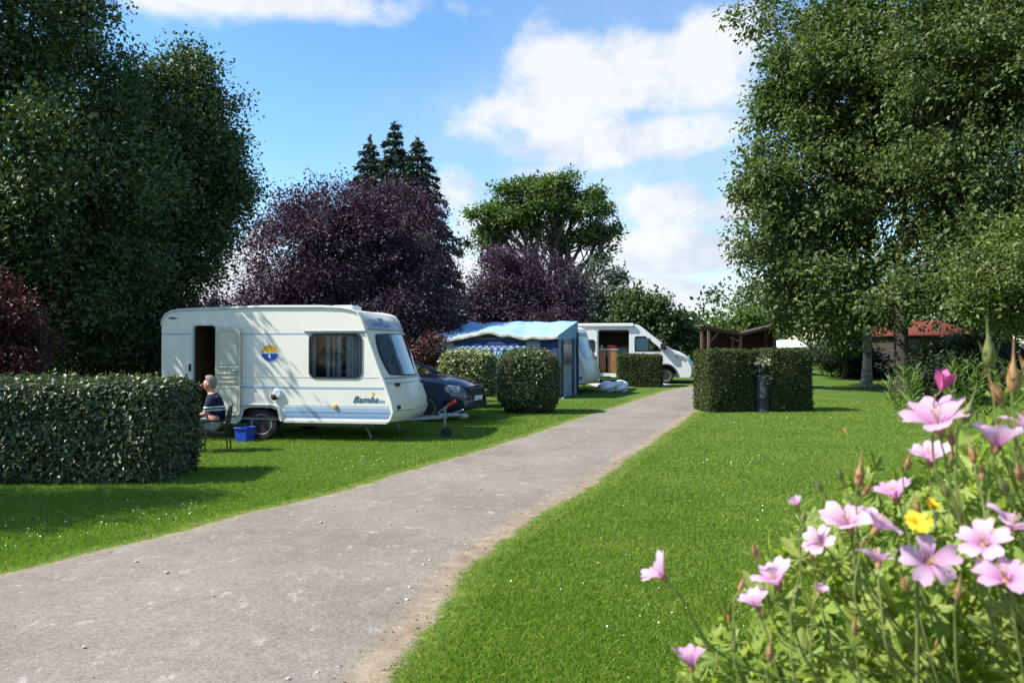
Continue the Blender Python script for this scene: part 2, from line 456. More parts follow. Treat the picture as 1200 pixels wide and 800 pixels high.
hz = N(nt, 'ShaderNodeMapRange', interpolation_type='SMOOTHSTEP'); nt.links.new(el, hz.inputs[0])
hz.inputs[1].default_value = 0.20; hz.inputs[2].default_value = -0.02; hz.inputs[3].default_value = 0.0; hz.inputs[4].default_value = 0.22
veil = None                            # thin high veil between the clouds
for px, py, rx, ry, wt in ((760, 230, 150, 150, .5), (640, 150, 130, 60, .35), (270, 330, 120, 50, .4), (860, 330, 120, 90, .5)):
    a0 = math.atan((px-600)/F); e0 = math.atan((HZ-py)/F*math.cos(a0))
    dx = math_(nt, 'MULTIPLY', math_(nt, 'SUBTRACT', az, a0), F/rx); dy = math_(nt, 'MULTIPLY', math_(nt, 'SUBTRACT', el, e0), F/ry)
    g = math_(nt, 'MULTIPLY', math_(nt, 'EXPONENT', math_(nt, 'MULTIPLY', math_(nt, 'ADD', math_(nt, 'MULTIPLY', dx, dx), math_(nt, 'MULTIPLY', dy, dy)), -0.7)), wt)
    veil = g if veil is None else math_(nt, 'MAXIMUM', veil, g)
veil = math_(nt, 'MULTIPLY', veil, math_(nt, 'ADD', 0.35, math_(nt, 'MULTIPLY', n1, 1.3)))
fin = mix(nt, math_(nt, 'MAXIMUM', math_(nt, 'MULTIPLY', cm.outputs[0], 0.96), math_(nt, 'MAXIMUM', hz.outputs[0], veil), clamp=True), hs.outputs[0], ccol)
nt.links.new(fin, bg.inputs[0])

# ================================================================== materials
# lawn
def lawn_mat():
    m, nt, out = newmat('lawn_grass')
    tc = N(nt, 'ShaderNodeTexCoord').outputs['Object']
    a = noise(nt, tc, 0.55, 4, 0.6); b = noise(nt, tc, 6, 5, 0.7); c = noise(nt, tc, 60, 4, 0.7)
    f = math_(nt, 'ADD', math_(nt, 'MULTIPLY', a, 0.45), math_(nt, 'ADD', math_(nt, 'MULTIPLY', b, 0.3), math_(nt, 'MULTIPLY', c, 0.3)))
    col = ramp(nt, f, [(0.36, (0.05, 0.11, 0.012)), (0.5, (0.082, 0.152, 0.018)), (0.64, (0.135, 0.19, 0.03))])
    bsdf(nt, out, col, 0.9, 0.15, nrm=bumpn(nt, math_(nt, 'ADD', c, b), 1.0, 0.05)); return m
M_lawn = lawn_mat()
def path_mat():
    m, nt, out = newmat('worn_tarmac')
    tco = N(nt, 'ShaderNodeTexCoord'); tc = tco.outputs['Object']
    big = noise(nt, tc, 0.7, 5, 0.6); mid = noise(nt, tc, 5.0, 5, 0.65)
    mpn = N(nt, 'ShaderNodeMapping'); mpn.inputs['Rotation'].default_value = (0, 0, R(38)); mpn.inputs['Scale'].default_value = (2.6, 1.5, 1)
    nt.links.new(tc, mpn.inputs[0])
    streak = noise(nt, mpn.outputs[0], 2.6, 8, 0.8)
    vor = N(nt, 'ShaderNodeTexVoronoi'); vor.inputs['Scale'].default_value = 95; nt.links.new(tc, vor.inputs['Vector'])
    vr = N(nt, 'ShaderNodeRGBToBW'); nt.links.new(vor.outputs['Color'], vr.inputs[0])
    vo2 = N(nt, 'ShaderNodeTexVoronoi'); vo2.inputs['Scale'].default_value = 60; nt.links.new(tc, vo2.inputs['Vector'])
    vr2 = N(nt, 'ShaderNodeRGBToBW'); nt.links.new(vo2.outputs['Color'], vr2.inputs[0])
    g = math_(nt, 'ADD', math_(nt, 'MULTIPLY', big, 0.5), math_(nt, 'ADD', math_(nt, 'MULTIPLY', mid, 0.20), math_(nt, 'ADD', math_(nt, 'MULTIPLY', vr.outputs[0], 0.16), math_(nt, 'MULTIPLY', vr2.outputs[0], 0.24))))
    col = ramp(nt, g, [(0.32, (0.115, 0.098, 0.082)), (0.52, (0.180, 0.156, 0.132)), (0.72, (0.26, 0.224, 0.188))])
    wear = N(nt, 'ShaderNodeMapRange', interpolation_type='SMOOTHSTEP'); nt.links.new(math_(nt, 'ADD', streak, math_(nt, 'MULTIPLY', mid, 0.25)), wear.inputs[0])
    wear.inputs[1].default_value = 0.685; wear.inputs[2].default_value = 0.80; wear.inputs[4].default_value = 0.55
    col = mix(nt, wear.outputs[0], col, (0.42, 0.40, 0.37))
    at_ = N(nt, 'ShaderNodeAttribute'); at_.attribute_name = 'edge'
    e = math_(nt, 'ADD', at_.outputs['Fac'], math_(nt, 'MULTIPLY', math_(nt, 'SUBTRACT', mid, 0.5), 0.9))
    er = N(nt, 'ShaderNodeMapRange', interpolation_type='SMOOTHSTEP'); nt.links.new(e, er.inputs[0])
    er.inputs[1].default_value = 0.38; er.inputs[2].default_value = 1.05; er.inputs[4].default_value = 0.6
    col = mix(nt, er.outputs[0], col, ramp(nt, mid, [(0.35, (0.20, 0.135, 0.075)), (0.65, (0.34, 0.265, 0.175))]))
    tu = N(nt, 'ShaderNodeAttribute'); tu.attribute_name = 'turf'
    tf = math_(nt, 'ADD', tu.outputs['Fac'], math_(nt, 'MULTIPLY', math_(nt, 'SUBTRACT', noise(nt, tc, 14, 4, .7), 0.5), 0.8))
    tr_ = N(nt, 'ShaderNodeMapRange', interpolation_type='SMOOTHSTEP'); nt.links.new(tf, tr_.inputs[0]); tr_.inputs[1].default_value = 0.30; tr_.inputs[2].default_value = 0.65
    col = mix(nt, tr_.outputs[0], col, ramp(nt, noise(nt, tc, 8, 4), [(.35, (0.07, 0.115, 0.016)), (.65, (0.14, 0.175, 0.03))]))
    h = math_(nt, 'ADD', math_(nt, 'MULTIPLY', vor.outputs['Distance'], 0.6), mid)
    bsdf(nt, out, col, 0.92, 0.2, nrm=bumpn(nt, h, 0.4, 0.010)); return m
M_path = path_mat()
M_blade = foliage('grass_blades', [(0.075, 0.15, 0.015), (0.145, 0.245, 0.026), (0.28, 0.32, 0.065)], 0.5, 0.3, 0.35, (1.2, 1.5, .5), 0.9)
M_soil = paint('bare_soil', (0.16, 0.11, 0.07), 0.95, 0.1, var=0.4, vscale=8, bump=0.6)
M_gravel = paint('pale_gravel', (0.42, 0.39, 0.34), 0.95, 0.1, var=0.3, vscale=20, bump=0.8, bscale=40)

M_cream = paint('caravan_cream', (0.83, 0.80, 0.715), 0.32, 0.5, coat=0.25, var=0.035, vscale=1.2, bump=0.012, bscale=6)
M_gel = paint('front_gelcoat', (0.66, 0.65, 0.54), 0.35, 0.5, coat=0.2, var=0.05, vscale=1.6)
M_trimw = paint('pale_trim', (0.62, 0.62, 0.60), 0.4, 0.5, var=0.06)
M_grey = paint('grey_trim', (0.23, 0.25, 0.28), 0.4, 0.5, var=0.08)
M_black = paint('black_rubber', (0.018, 0.018, 0.02), 0.6, 0.4, var=0.2)
M_tyre = paint('tyre_rubber', (0.03, 0.03, 0.032), 0.85, 0.3, var=0.25, vscale=12)
M_steel = paint('silver_wheel', (0.55, 0.55, 0.56), 0.35, 0.5, metal=0.6, var=0.08)
M_galv = paint('galvanised_steel', (0.26, 0.27, 0.28), 0.45, 0.5, metal=0.5, var=0.2, vscale=10)
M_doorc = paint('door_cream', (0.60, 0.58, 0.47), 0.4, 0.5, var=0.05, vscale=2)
M_dark = paint('dark_interior', (0.05, 0.042, 0.036), 0.8, 0.2, var=0.3)
M_wood = paint('cabinet_wood', (0.30, 0.14, 0.06), 0.45, 0.4, var=0.25, vscale=5)
M_curt = paint('pale_curtain', (0.80, 0.81, 0.82), 0.9, 0.1, var=0.12, vscale=4)
M_win = glass('tinted_window', (0.55, 0.62, 0.68), 0.9)
M_wind = glass('dark_window', (0.22, 0.27, 0.33), 0.95)
M_clear = glass('clear_window', (0.75, 0.8, 0.82), 0.95)
M_blue1 = paint('pale_blue_stripe', (0.36, 0.47, 0.62), 0.4, 0.5, var=0.05)
M_blue2 = paint('mid_blue_stripe', (0.16, 0.30, 0.56), 0.4, 0.5, var=0.05)
M_navy = paint('navy_lettering', (0.03, 0.05, 0.16), 0.4, 0.5, var=0.05)
M_orange = paint('orange_mark', (0.80, 0.30, 0.02), 0.4, 0.5, var=0.05)
M_yellow = paint('yellow_mark', (0.86, 0.58, 0.04), 0.4, 0.5, var=0.05)
M_royal = paint('royal_blue_mark', (0.02, 0.10, 0.48), 0.4, 0.5, var=0.05)
M_white = paint('white_paint', (0.78, 0.78, 0.77), 0.35, 0.5, coat=0.2, var=0.04, vscale=1.5)
M_red = paint('red_plastic', (0.55, 0.02, 0.015), 0.4, 0.5, var=0.1)
M_bluep = paint('blue_plastic', (0.012, 0.07, 0.50), 0.45, 0.5, var=0.1)
M_carblue = paint('dark_blue_car_paint', (0.012, 0.017, 0.05), 0.18, 0.6, coat=1.0, var=0.1, vscale=1)
M_lamp = paint('lamp_chrome', (0.75, 0.77, 0.80), 0.12, 0.8, metal=0.7, var=0.1)
M_bumper = paint('dark_bumper', (0.03, 0.032, 0.036), 0.55, 0.4, var=0.15)
M_tentblue = paint('light_blue_canvas', (0.24, 0.40, 0.60), 0.75, 0.25, var=0.10, vscale=1.4, bump=0.22, bscale=1.6)
M_tentgrey = paint('grey_canvas', (0.30, 0.34, 0.38), 0.85, 0.15, var=0.14, vscale=1.5, bump=0.3, bscale=3)
M_tentnavy = paint('navy_canvas', (0.025, 0.045, 0.14), 0.8, 0.2, var=0.15, vscale=2, bump=0.3, bscale=3)
M_val = paint('grey_valance', (0.40, 0.40, 0.39), 0.9, 0.1, var=0.25, vscale=7)
M_plast = paint('crumpled_plastic', (0.66, 0.69, 0.72), 0.25, 0.6, var=0.2, vscale=6, bump=0.8, bscale=9)
M_timber = paint('brown_timber', (0.032, 0.018, 0.014), 0.8, 0.2, var=0.3, vscale=4, bump=0.4, bscale=25)
M_timberlight = paint('weathered_timber', (0.13, 0.09, 0.065), 0.85, 0.2, var=0.3, vscale=5)
M_felt = paint('roofing_felt', (0.085, 0.065, 0.06), 0.95, 0.1, var=0.3, vscale=5, bump=0.5)
M_canopyw = paint('white_canopy_cloth', (0.70, 0.71, 0.72), 0.8, 0.2, var=0.06, vscale=2)
M_post = paint('grey_green_metal', (0.035, 0.042, 0.045), 0.85, 0.15, var=0.2, vscale=6)
M_plaster = paint('shaded_render', (0.05, 0.043, 0.036), 0.9, 0.1, var=0.15, vscale=2)  # house wall darkened so its colour carries the trees' shade

def tile_mat():
    m, nt, out = newmat('red_roof_tiles')
    tc = N(nt, 'ShaderNodeTexCoord').outputs['Object']
    br = N(nt, 'ShaderNodeTexBrick'); br.inputs['Scale'].default_value = 3.2; br.inputs['Mortar Size'].default_value = 0.03
    br.inputs['Color1'].default_value = rgba((0.17, 0.038, 0.022)); br.inputs['Color2'].default_value = rgba((0.14, 0.032, 0.02)); br.inputs['Mortar'].default_value = rgba((0.06, 0.03, 0.02))  # tile colours lowered to include the shade under the crowns
    nt.links.new(tc, br.inputs['Vector'])
    bsdf(nt, out, mix(nt, 0.35, br.outputs[0], ramp(nt, noise(nt, tc, 3, 4), [(0.3, (0.10, 0.026, 0.016)), (0.7, (0.19, 0.05, 0.03))])), 0.85, 0.2,
         nrm=bumpn(nt, br.outputs['Fac'], -0.6, 0.02)); return m
M_tile = tile_mat()
def check_mat():
    m, nt, out = newmat('checked_curtain')
    tc = N(nt, 'ShaderNodeTexCoord').outputs['Object']
    ck = N(nt, 'ShaderNodeTexChecker'); ck.inputs['Scale'].default_value = 9
    ck.inputs[1].default_value = rgba((0.34, 0.40, 0.48)); ck.inputs[2].default_value = rgba((0.06, 0.13, 0.32)); nt.links.new(tc, ck.inputs[0])
    bsdf(nt, out, ck.outputs[0], 0.85, 0.15); return m
M_check = check_mat()

B_dark = bark('grey_bark', (0.028, 0.023, 0.019), (0.085, 0.07, 0.058))
B_pale = bark('pale_mottled_bark', (0.07, 0.06, 0.05), (0.50, 0.48, 0.43), 1.6, patch=True)
B_purple = bark('purple_bark', (0.03, 0.022, 0.022), (0.09, 0.07, 0.065))
B_ash = bark('grey_brown_bark', (0.05, 0.04, 0.03), (0.12, 0.10, 0.08))
L_dark = foliage('deep_green_leaves', [(0.030, 0.058, 0.022), (0.050, 0.088, 0.030), (0.095, 0.135, 0.05)], 0.5, 0.35, 0.2)
L_right = foliage('bright_green_leaves', [(0.040, 0.073, 0.020), (0.068, 0.110, 0.031), (0.13, 0.165, 0.056)], 0.55, 0.3, 0.3)
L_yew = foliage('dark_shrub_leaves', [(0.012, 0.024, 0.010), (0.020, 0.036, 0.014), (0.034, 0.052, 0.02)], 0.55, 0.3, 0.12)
L_light = foliage('yellow_green_leaves', [(0.06, 0.10, 0.02), (0.095, 0.14, 0.03), (0.15, 0.18, 0.05)], 0.5, 0.4, 0.35)
L_purple = foliage('purple_leaves', [(0.032, 0.021, 0.037), (0.054, 0.034, 0.057), (0.088, 0.058, 0.088)], 0.6, 0.25, 0.2, (1.6, 0.75, 1.0))
L_maroon = foliage('maroon_leaves', [(0.032, 0.012, 0.013), (0.055, 0.02, 0.02), (0.085, 0.036, 0.03)], 0.5, 0.4, 0.25, (1.8, 0.8, 0.7))
L_spruce = foliage('spruce_needles', [(0.016, 0.036, 0.026), (0.026, 0.052, 0.034), (0.045, 0.075, 0.045)], 0.6, 0.3, 0.08)
L_ash = foliage('ash_leaves', [(0.045, 0.085, 0.02), (0.07, 0.125, 0.026), (0.11, 0.165, 0.04)], 0.5, 0.4, 0.32)
L_bluegreen = foliage('blue_green_leaves', [(0.035, 0.06, 0.045), (0.055, 0.085, 0.06), (0.09, 0.12, 0.085)], 0.5, 0.4, 0.2)
L_hedge = foliage('glossy_hedge_leaves', [(0.038, 0.060, 0.022), (0.062, 0.092, 0.032), (0.105, 0.135, 0.06)], 0.46, 0.6, 0.15, None, 1.5)
L_box = foliage('clipped_bush_leaves', [(0.042, 0.066, 0.022), (0.068, 0.10, 0.032), (0.12, 0.155, 0.055)], 0.38, 0.5, 0.2, None, 2.5)
L_varieg = foliage('variegated_leaves', [(0.06, 0.10, 0.03), (0.17, 0.21, 0.08), (0.48, 0.49, 0.27)], 0.45, 0.4, 0.28, (1.2, 1.3, .7), 3)
L_conif = foliage('conifer_hedge_leaves', [(0.030, 0.050, 0.012), (0.045, 0.072, 0.016), (0.075, 0.085, 0.026)], 0.65, 0.25, 0.12, None, 2.0)
L_lily = foliage('strap_leaves', [(0.07, 0.13, 0.025), (0.11, 0.19, 0.035), (0.17, 0.25, 0.06)], 0.4, 0.45, 0.3, None, 2)
L_flow = foliage('mallow_leaves', [(0.16, 0.24, 0.04), (0.25, 0.34, 0.065), (0.38, 0.44, 0.12)], 0.5, 0.4, 0.55, (1.3, 1.35, .6), 5)
L_stem = paint('green_stem', (0.16, 0.19, 0.06), 0.6, 0.3, var=0.25, vscale=6)
L_redstem = paint('reddish_bud', (0.34, 0.20, 0.09), 0.6, 0.3, var=0.45, vscale=30)
M_twig = paint('twig_core', (0.05, 0.045, 0.03), 0.95, 0.05, var=0.3)

# ================================================================== ground and driveway
ys = np.unique(np.concatenate([np.linspace(-400, -10, 14), np.arange(-10, 60.01, 0.5), np.linspace(62, 700, 24)]))
xs = np.unique(np.concatenate([np.linspace(-500, -30, 14), np.linspace(-30, 30, 31), np.linspace(30, 500, 14)]))
gm = MB(); gm.keep = True
gm.v = [(x, y, float(G(y))) for y in ys for x in xs]
nx = len(xs)
gm.f = [(j*nx+i, j*nx+i+1, (j+1)*nx+i+1, (j+1)*nx+i) for j in range(len(ys)-1) for i in range(nx-1)]
gm.mi = [0]*len(gm.f)
tag(gm.build('lawn_ground', M_lawn, None, 180), kind='structure')

LEFTE = [(0, 678), (88, 656), (192, 632), (280, 606), (420, 574), (476, 555), (593, 521), (692, 487), (755, 467), (785, 457)]
RIGHTE = [(427, 800), (497, 710), (535, 656), (602, 613), (670, 575), (728, 537), (773, 507), (816, 478)]
le = [(-6.6, 1.0)]+[gp(*p) for p in LEFTE]+[(7.6, 31.3), (9.6, 31.7), (10.4, 31.9)]
ri = [(-1.25, 1.0)]+[gp(*p) for p in RIGHTE]+[(6.4, 24.5), (8.0, 27.0), (9.6, 28.4), (10.3, 29.3), (10.45, 32)]
LX, LY = zip(*le); RX, RY = zip(*ri)
def e_noise(y, s): return 0.022*math.sin(y*1.7+s+.8*math.sin(y*.9))+0.016*math.sin(y*5.3+2*s+math.sin(y*2.1))+0.012*math.sin(y*11.7+s*3+1.3*math.sin(y*3.7))+0.010*math.sin(y*23+s+2*math.sin(y*5.1))
def xl(y): return float(np.interp(y, LY, LX))+e_noise(y, 1.0)*min(1, y/9+.3)
def xr(y): return float(np.interp(y, RY, RX))+e_noise(y, 4.0)*min(1, y/9+.3)
pv = []; pf = []; pe = []; pt = []
rows = list(np.arange(1.0, 31.85, 0.1)); NU = 40
for y in rows:
    a = xl(y)-.30; b = xr(y)+.38
    for k in range(NU+1):
        t = k/NU; pv.append((a+(b-a)*t, y, float(np.interp(y, ys, G(ys)))+0.005+0.03*math.sin(math.pi*t)))
        d = min(max(t*(b-a)-.24, 0)/.45, max((1-t)*(b-a)-.34, 0)/.75)
        pe.append(max(0.0, 1-d/0.5)); pt.append(max(0.0, min(1.0, max((.30-t*(b-a))/.16, (.36-(1-t)*(b-a))/.24))))
for j in range(len(rows)-1):
    for k in range(NU):
        q = j*(NU+1)+k; pf.append((q, q+1, q+NU+2, q+NU+1))
me = bpy.data.meshes.new('driveway'); me.from_pydata(pv, [], pf)
ea = me.attributes.new('edge', 'FLOAT', 'POINT'); ea.data.foreach_set('value', pe)
ta = me.attributes.new('turf', 'FLOAT', 'POINT'); ta.data.foreach_set('value', pt)
tag(finish('driveway', me, M_path, None, 180), kind='structure')

# gravel pad beside the camper van
gv = [(3.3, 30.6), (4.4, 30.2), (6.0, 30.6), (6.6, 31.7), (6.2, 33.0), (4.3, 33.2), (3.2, 32.2)]
mb = MB(); mb.add([(x, y, float(np.interp(y, ys, G(ys)))+0.006) for x, y in gv], [tuple(range(len(gv)))])
tag(mb.build('gravel_patch', M_gravel), kind='structure')

# ---- grass blades (fine near the camera, coarser further off), following the lawn, with worn margins by the driveway
def grass():
    n = 1350000
    Y = 3.0*np.exp(rng.random(n)*math.log(24/3.0))
    X = (rng.random(n)*2.1-1.05)*Y+rng.normal(size=n)*0.1
    yl = np.arange(1, 33, 0.02); XL = np.interp(Y, yl, [xl(a) for a in yl]); XR = np.interp(Y, yl, [xr(a) for a in yl])
    edge = np.minimum(np.abs(X-XL), np.abs(X-XR))
    keep = ((X < XL+np.abs(rng.normal(size=n))*0.04-.02) | (X > XR-np.abs(rng.normal(size=n))*0.10+.02))
    patch = np.sin(X*7+np.sin(Y*5))*np.sin(Y*6.1+X*2)
    bare = (edge < np.where(X > XR, 0.12+0.12*patch, 0.03+0.03*patch)) & (rng.random(n) < 0.62)
    keep &= ~bare
    X, Y, edge = X[keep], Y[keep], edge[keep]; n = len(X)
    sc = 0.55+Y/7.5
    hgt = (0.017+0.020*rng.random(n))*(0.85+0.12*np.sqrt(Y))*np.clip(0.55+edge*1.3, 0.55, 1)
    wid = 0.0021*sc*(0.7+0.6*rng.random(n))
    Z = np.interp(Y, ys, G(ys))
    an = rng.random(n)*2*math.pi
    lean = hgt*(0.25+0.75*rng.random(n)); la = rng.random(n)*2*math.pi
    P = np.stack([X, Y, Z-0.003], 1)
    S = np.stack([np.cos(an), np.sin(an), 0*an], 1)*wid[:, None]*0.5
    Lv = np.stack([np.cos(la)*lean, np.sin(la)*lean, hgt], 1)
    V = np.empty((n, 4, 3))
    V[:, 0] = P-S; V[:, 1] = P+S
    V[:, 2] = P+Lv*0.55*np.array([0.7, 0.7, 1.15])+S*0.8
    V[:, 3] = P+Lv
    idx = np.arange(n)[:, None]*4+np.array([[0, 1, 2, 0, 2, 3]])
    me = fast_mesh('grass', V.reshape(-1, 3), idx.ravel(), np.arange(n*2)*3)
    tag(finish('grass', me, M_blade), 'short mown green grass covering the lawn on both sides of the drive', 'grass', kind='stuff')
grass()
def specks(name, pts, s, mat, label, cat):
    mb = MB(); mb.keep = True
    for x, y, z in pts:
        q = s*(0.6+0.8*random.random())*(0.7+y/14); a = random.random()*6
        mb.add([(x+q*math.cos(a+k*1.257), y+q*math.sin(a+k*1.257), z+0.012*random.random()) for k in range(5)], [(0, 1, 2, 3, 4)])
    tag(mb.build(name, mat), label, cat, kind='stuff')
pts = []
while len(pts) < 320:
    cx, cy = random.choice([(1.6, 5), (.6, 4.6), (3.0, 11), (4.6, 17), (6.4, 18), (-4.2, 6.6), (-3.6, 7.3), (5, 9), (2.2, 7.5), (-2.2, 11)])
    x = random.gauss(cx, .5); y = random.gauss(cy, .45)
    if y > 3 and (x < xl(y)-.25 or x > xr(y)+.25): pts.append((x, y, float(G(y))+0.045))
specks('daisies', pts, 0.0048, M_white, 'tiny white daisies scattered through the mown lawn', 'daisies')
mb = MB()
for k in range(260):
    y = 2.5*math.exp(random.random()*2.0); t = random.random()
    t = t if random.random() < .5 else (random.random()*.08 if random.random() < .5 else 1-random.random()*.08)
    x = xl(y)+(xr(y)-xl(y))*t; s = 0.006+0.012*random.random()**3
    mb.ball((x, y, float(G(y))+0.01+0.03*math.sin(math.pi*t)+s*.3), (s, s*.8, s*.6), 6, 4)
tag(mb.build('loose_stones', M_gravel, None, 60), 'loose small stones lying scattered over the driveway', 'stones', kind='stuff')

mb = MB(); mb.keep = True
for k in range(420):
    y = 2.6*math.exp(random.random()*2.1); e = random.gauss(0, .16)
    x = (xr(y)+e) if random.random() < .62 else (xl(y)+e*.7) if random.random() < .6 else xl(y)+(xr(y)-xl(y))*random.random()
    s_ = .008+.012*random.random(); a = random.random()*6; z = float(G(y))+.012+.035*random.random()*(1 if x > xr(y)+.05 or x < xl(y)-.05 else .4)
    d = Vector((math.cos(a), math.sin(a), random.gauss(0, .25)))*s_; n_ = Vector((-math.sin(a), math.cos(a), random.gauss(0, .3)))*s_*.5; p = Vector((x, y, z))
    mb.add([p-d, p+n_, p+d, p-n_], [(0, 1, 2, 3)])
tag(mb.build('fallen_leaves', paint('dry_leaf', (.20, .12, .055), .8, .2, var=.5, vscale=9)), 'dry fallen leaves and straw littering the edges of the driveway', 'leaves', kind='stuff')
# ================================================================== caravans
FRONT = [(1.72, 2.35), (1.80, 2.25), (1.88, 2.02), (2.0, 1.68), (2.12, 1.34), (2.24, 1.02), (2.34, .72), (2.37, .55), (2.33, .42), (2.28, .36)]
BACKP = [(-1.85, .36), (-1.87, 1.0), (-1.87, 2.12), (-1.85, 2.24), (-1.79, 2.33), (-1.68, 2.385), (-1.5, 2.405), (0, 2.45), (1.1, 2.44), (1.45, 2.42), (1.62, 2.385), (1.72, 2.35)]
HW = 1.08
fz = [p[1] for p in FRONT][::-1]; fx = [p[0] for p in FRONT][::-1]
def frontp(z, t, off=0.0):
    x = float(np.interp(z, fz, fx))+0.18*(1-abs(t)**2.3)*float(smooth(2.42, 2.1, z)*0.7+0.3)
    return (x+off, t*HW, z)
def wheel(parent, x, y, z, r, w, hub=M_steel):
    Rm = Matrix.Translation((x, y, z)) @ Matrix.Rotation(R(90), 4, 'X')
    mb = MB(); mb.lathe([(r*.62, -w/2), (r*.9, -w/2), (r*.985, -w*.36), (r, -w*.2), (r, w*.2), (r*.985, w*.36), (r*.9, w/2), (r*.62, w/2)], 32, Rm)
    o = mb.build('wheel', M_tyre, parent, 40)
    mb = MB(); mb.lathe([(r*.05, -w*.30), (r*.2, -w*.34), (r*.34, -w*.2), (r*.5, -w*.30), (r*.6, -w*.5), (r*.66, -w*.52), (r*.66, w*.52), (r*.6, w*.5), (r*.3, w*.3), (r*.05, w*.32)], 32, Rm)
    for k in range(8):
        a = k*math.pi/4
        for sg in (-1, 1):
            mb.ball((x+r*.43*math.cos(a), y+sg*w*.29, z+r*.43*math.sin(a)), (r*.055, w*.05, r*.055), 8, 5)
    mb.build('rim', hub, o, 40)
    return o
TS = [-1, -.985, -.94, -.85, -.7, -.5, -.25, 0, .25, .5, .7, .85, .94, .985, 1]
def caravan_shell(root, holes_near, holes_far):
    arch = [(.36, .36), (.30, .56), (.20, .60), (-.20, .60), (-.30, .56), (-.36, .36)]
    outline = BACKP+FRONT[1:]+arch
    mb = MB()
    plate(mb, outline, holes_near, -HW); plate(mb, outline, holes_far, HW)
    def sh(u, v):
        k = u*(len(BACKP)-1); i = min(int(k+1e-6), len(BACKP)-2); f = k-i
        x = BACKP[i][0]*(1-f)+BACKP[i+1][0]*f; z = BACKP[i][1]*(1-f)+BACKP[i+1][1]*f
        y = TS[int(round(v*(len(TS)-1)))]
        if k > len(BACKP)-1.01: x, _, z = frontp(2.35, y)
        return (x, y*HW, z)
    mb.grid(sh, len(BACKP)-1, len(TS)-1)
    body = mb.build('body', M_cream, root, 30)
    mb = MB()
    def fr(u, v):
        return frontp(2.35-(2.35-.36)*u, TS[int(round(v*(len(TS)-1)))])
    mb.grid(fr, 26, len(TS)-1)
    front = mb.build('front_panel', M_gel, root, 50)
    # beading along the corners
    for s in (-1, 1):
        mb = MB()
        mb.tube([(x, s*(HW+.004), z) for x, z in BACKP[2:]+FRONT[1:]], 0.022, 6)
        mb.build('edge_trim', M_trimw, root, 60)
    return body, front
def squircle(u, v, k=0.34):
    return u*math.sqrt(1-k*v*v/1.0*0.5), v*math.sqrt(1-k*u*u*0.5)
def front_patch(mb, zc, hz_, tc, ht, off, n=14, k=0.34):
    def fn(u, v):
        a, b = squircle(u*2-1, v*2-1, k)
        return frontp(zc+hz_*b, tc+ht*a, off)
    mb.grid(fn, n, n); mb.keep = False
def caravan_undercarriage(root, hitch=True):
    for s in (-1, 1): wheel(root, 0, s*(HW-.13), .29, .29, .18)
    mb = MB()
    for s in (-1, 1):
        mb.box(-1.7, 1.9, s*.7-.03, s*.7+.03, .24, .35)
        if hitch: mb.tube([(1.9, s*.7, .33), (2.75, s*.14, .36), (3.05, s*.05, .38)], .035, 6)
    mb.box(-.04, .04, -HW+.2, HW-.2, .25, .33)
    mb.box(-1.8, 2.2, -HW+.03, HW-.03, .37, .41)
    mb.build('chassis', M_galv, root, 40, .005)
    for s in (-1, 1):
        for xx in (-1.5, 1.75):
            mb = MB(); mb.tube([(xx, s*.75, .33), (xx+.16, s*.82, .05)], .022, 6); mb.box(xx+.08, xx+.26, s*.82-.06, s*.82+.06, .0, .02)
            mb.build('corner_steady', M_galv, root, 40)
    if not hitch: return
    mb = MB(); mb.tube([(2.9, 0, .40), (3.28, 0, .42)], [.05, .045], 8); mb.ball((3.34, 0, .40), (.09, .055, .06), 10, 6); mb.tube([(3.12, 0, .44), (3.34, 0, .52)], .018, 6)
    hitch_o = mb.build('hitch', M_galv, root, 50)
    mb = MB(); mb.tube([(2.86, -.02, .44), (3.0, -.02, .56), (3.16, -.02, .66)], .016, 6); lever = mb.build('handbrake_lever', M_galv, root, 50)
    mb = MB(); mb.tube([(3.05, -.02, .595), (3.20, -.02, .685)], .032, 8); mb.build('grip', M_red, lever, 50)
    mb = MB(); mb.tube([(3.02, -.1, .56), (3.02, -.1, .14)], .022, 8); mb.tube([(3.02, -.1, .54), (3.08, -.16, .57)], .010, 6)
    jw = mb.build('jockey_wheel', M_galv, root, 50)
    mb = MB(); mb.lathe([(.04, -.035), (.095, -.03), (.10, 0), (.095, .03), (.04, .035)], 20, Matrix.Translation((3.05, -.1, .10)) @ Matrix.Rotation(R(90), 4, 'X'))
    mb.build('tyre', M_tyre, jw, 50)

# ---- the cream touring caravan at the left
yaw = R(-9.5)
P0 = gp(307, 515)
hd = Vector((math.cos(yaw), math.sin(yaw), 0)); sdv = Vector((-math.sin(yaw), math.cos(yaw), 0))
base = Vector((P0[0], P0[1], 0))+sdv*(HW-.05)
cv = thing('touring_caravan', 'cream touring caravan with open side door, blue stripes and round sun emblem', 'caravan', base, yaw)
DOOR = rr(-1.26, -.83, .44, 2.11, .07); WIN = rr(.91, 1.80, 1.17, 1.93, .11)
cv.scale = (1.055, 1, .985)
caravan_shell(cv, [DOOR, WIN], [])
caravan_undercarriage(cv)
y0 = -HW
def near_strip(name, segs, z0, z1, mat, off=.004):
    mb = MB()
    for a, b in segs: mb.box(a, b, y0-off, y0+.002, z0, z1)
    return mb.build(name, mat, cv, 40)
near_strip('stripe', [(-1.86, -1.31), (-.80, 1.86)], 1.945, 1.968, M_blue1)
near_strip('stripe', [(-.80, 2.13)], 1.155, 1.168, M_trimw)
near_strip('stripe', [(-.80, 2.21)], .955, .99, M_blue1)
near_strip('stripe', [(.44, 2.30)], .60, .66, paint('palest_blue_stripe', (.52, .58, .66), .4, var=.04))
near_strip('stripe', [(.44, 2.32)], .545, .59, M_blue1)
near_strip('stripe', [(.44, 2.33)], .50, .535, M_blue2)
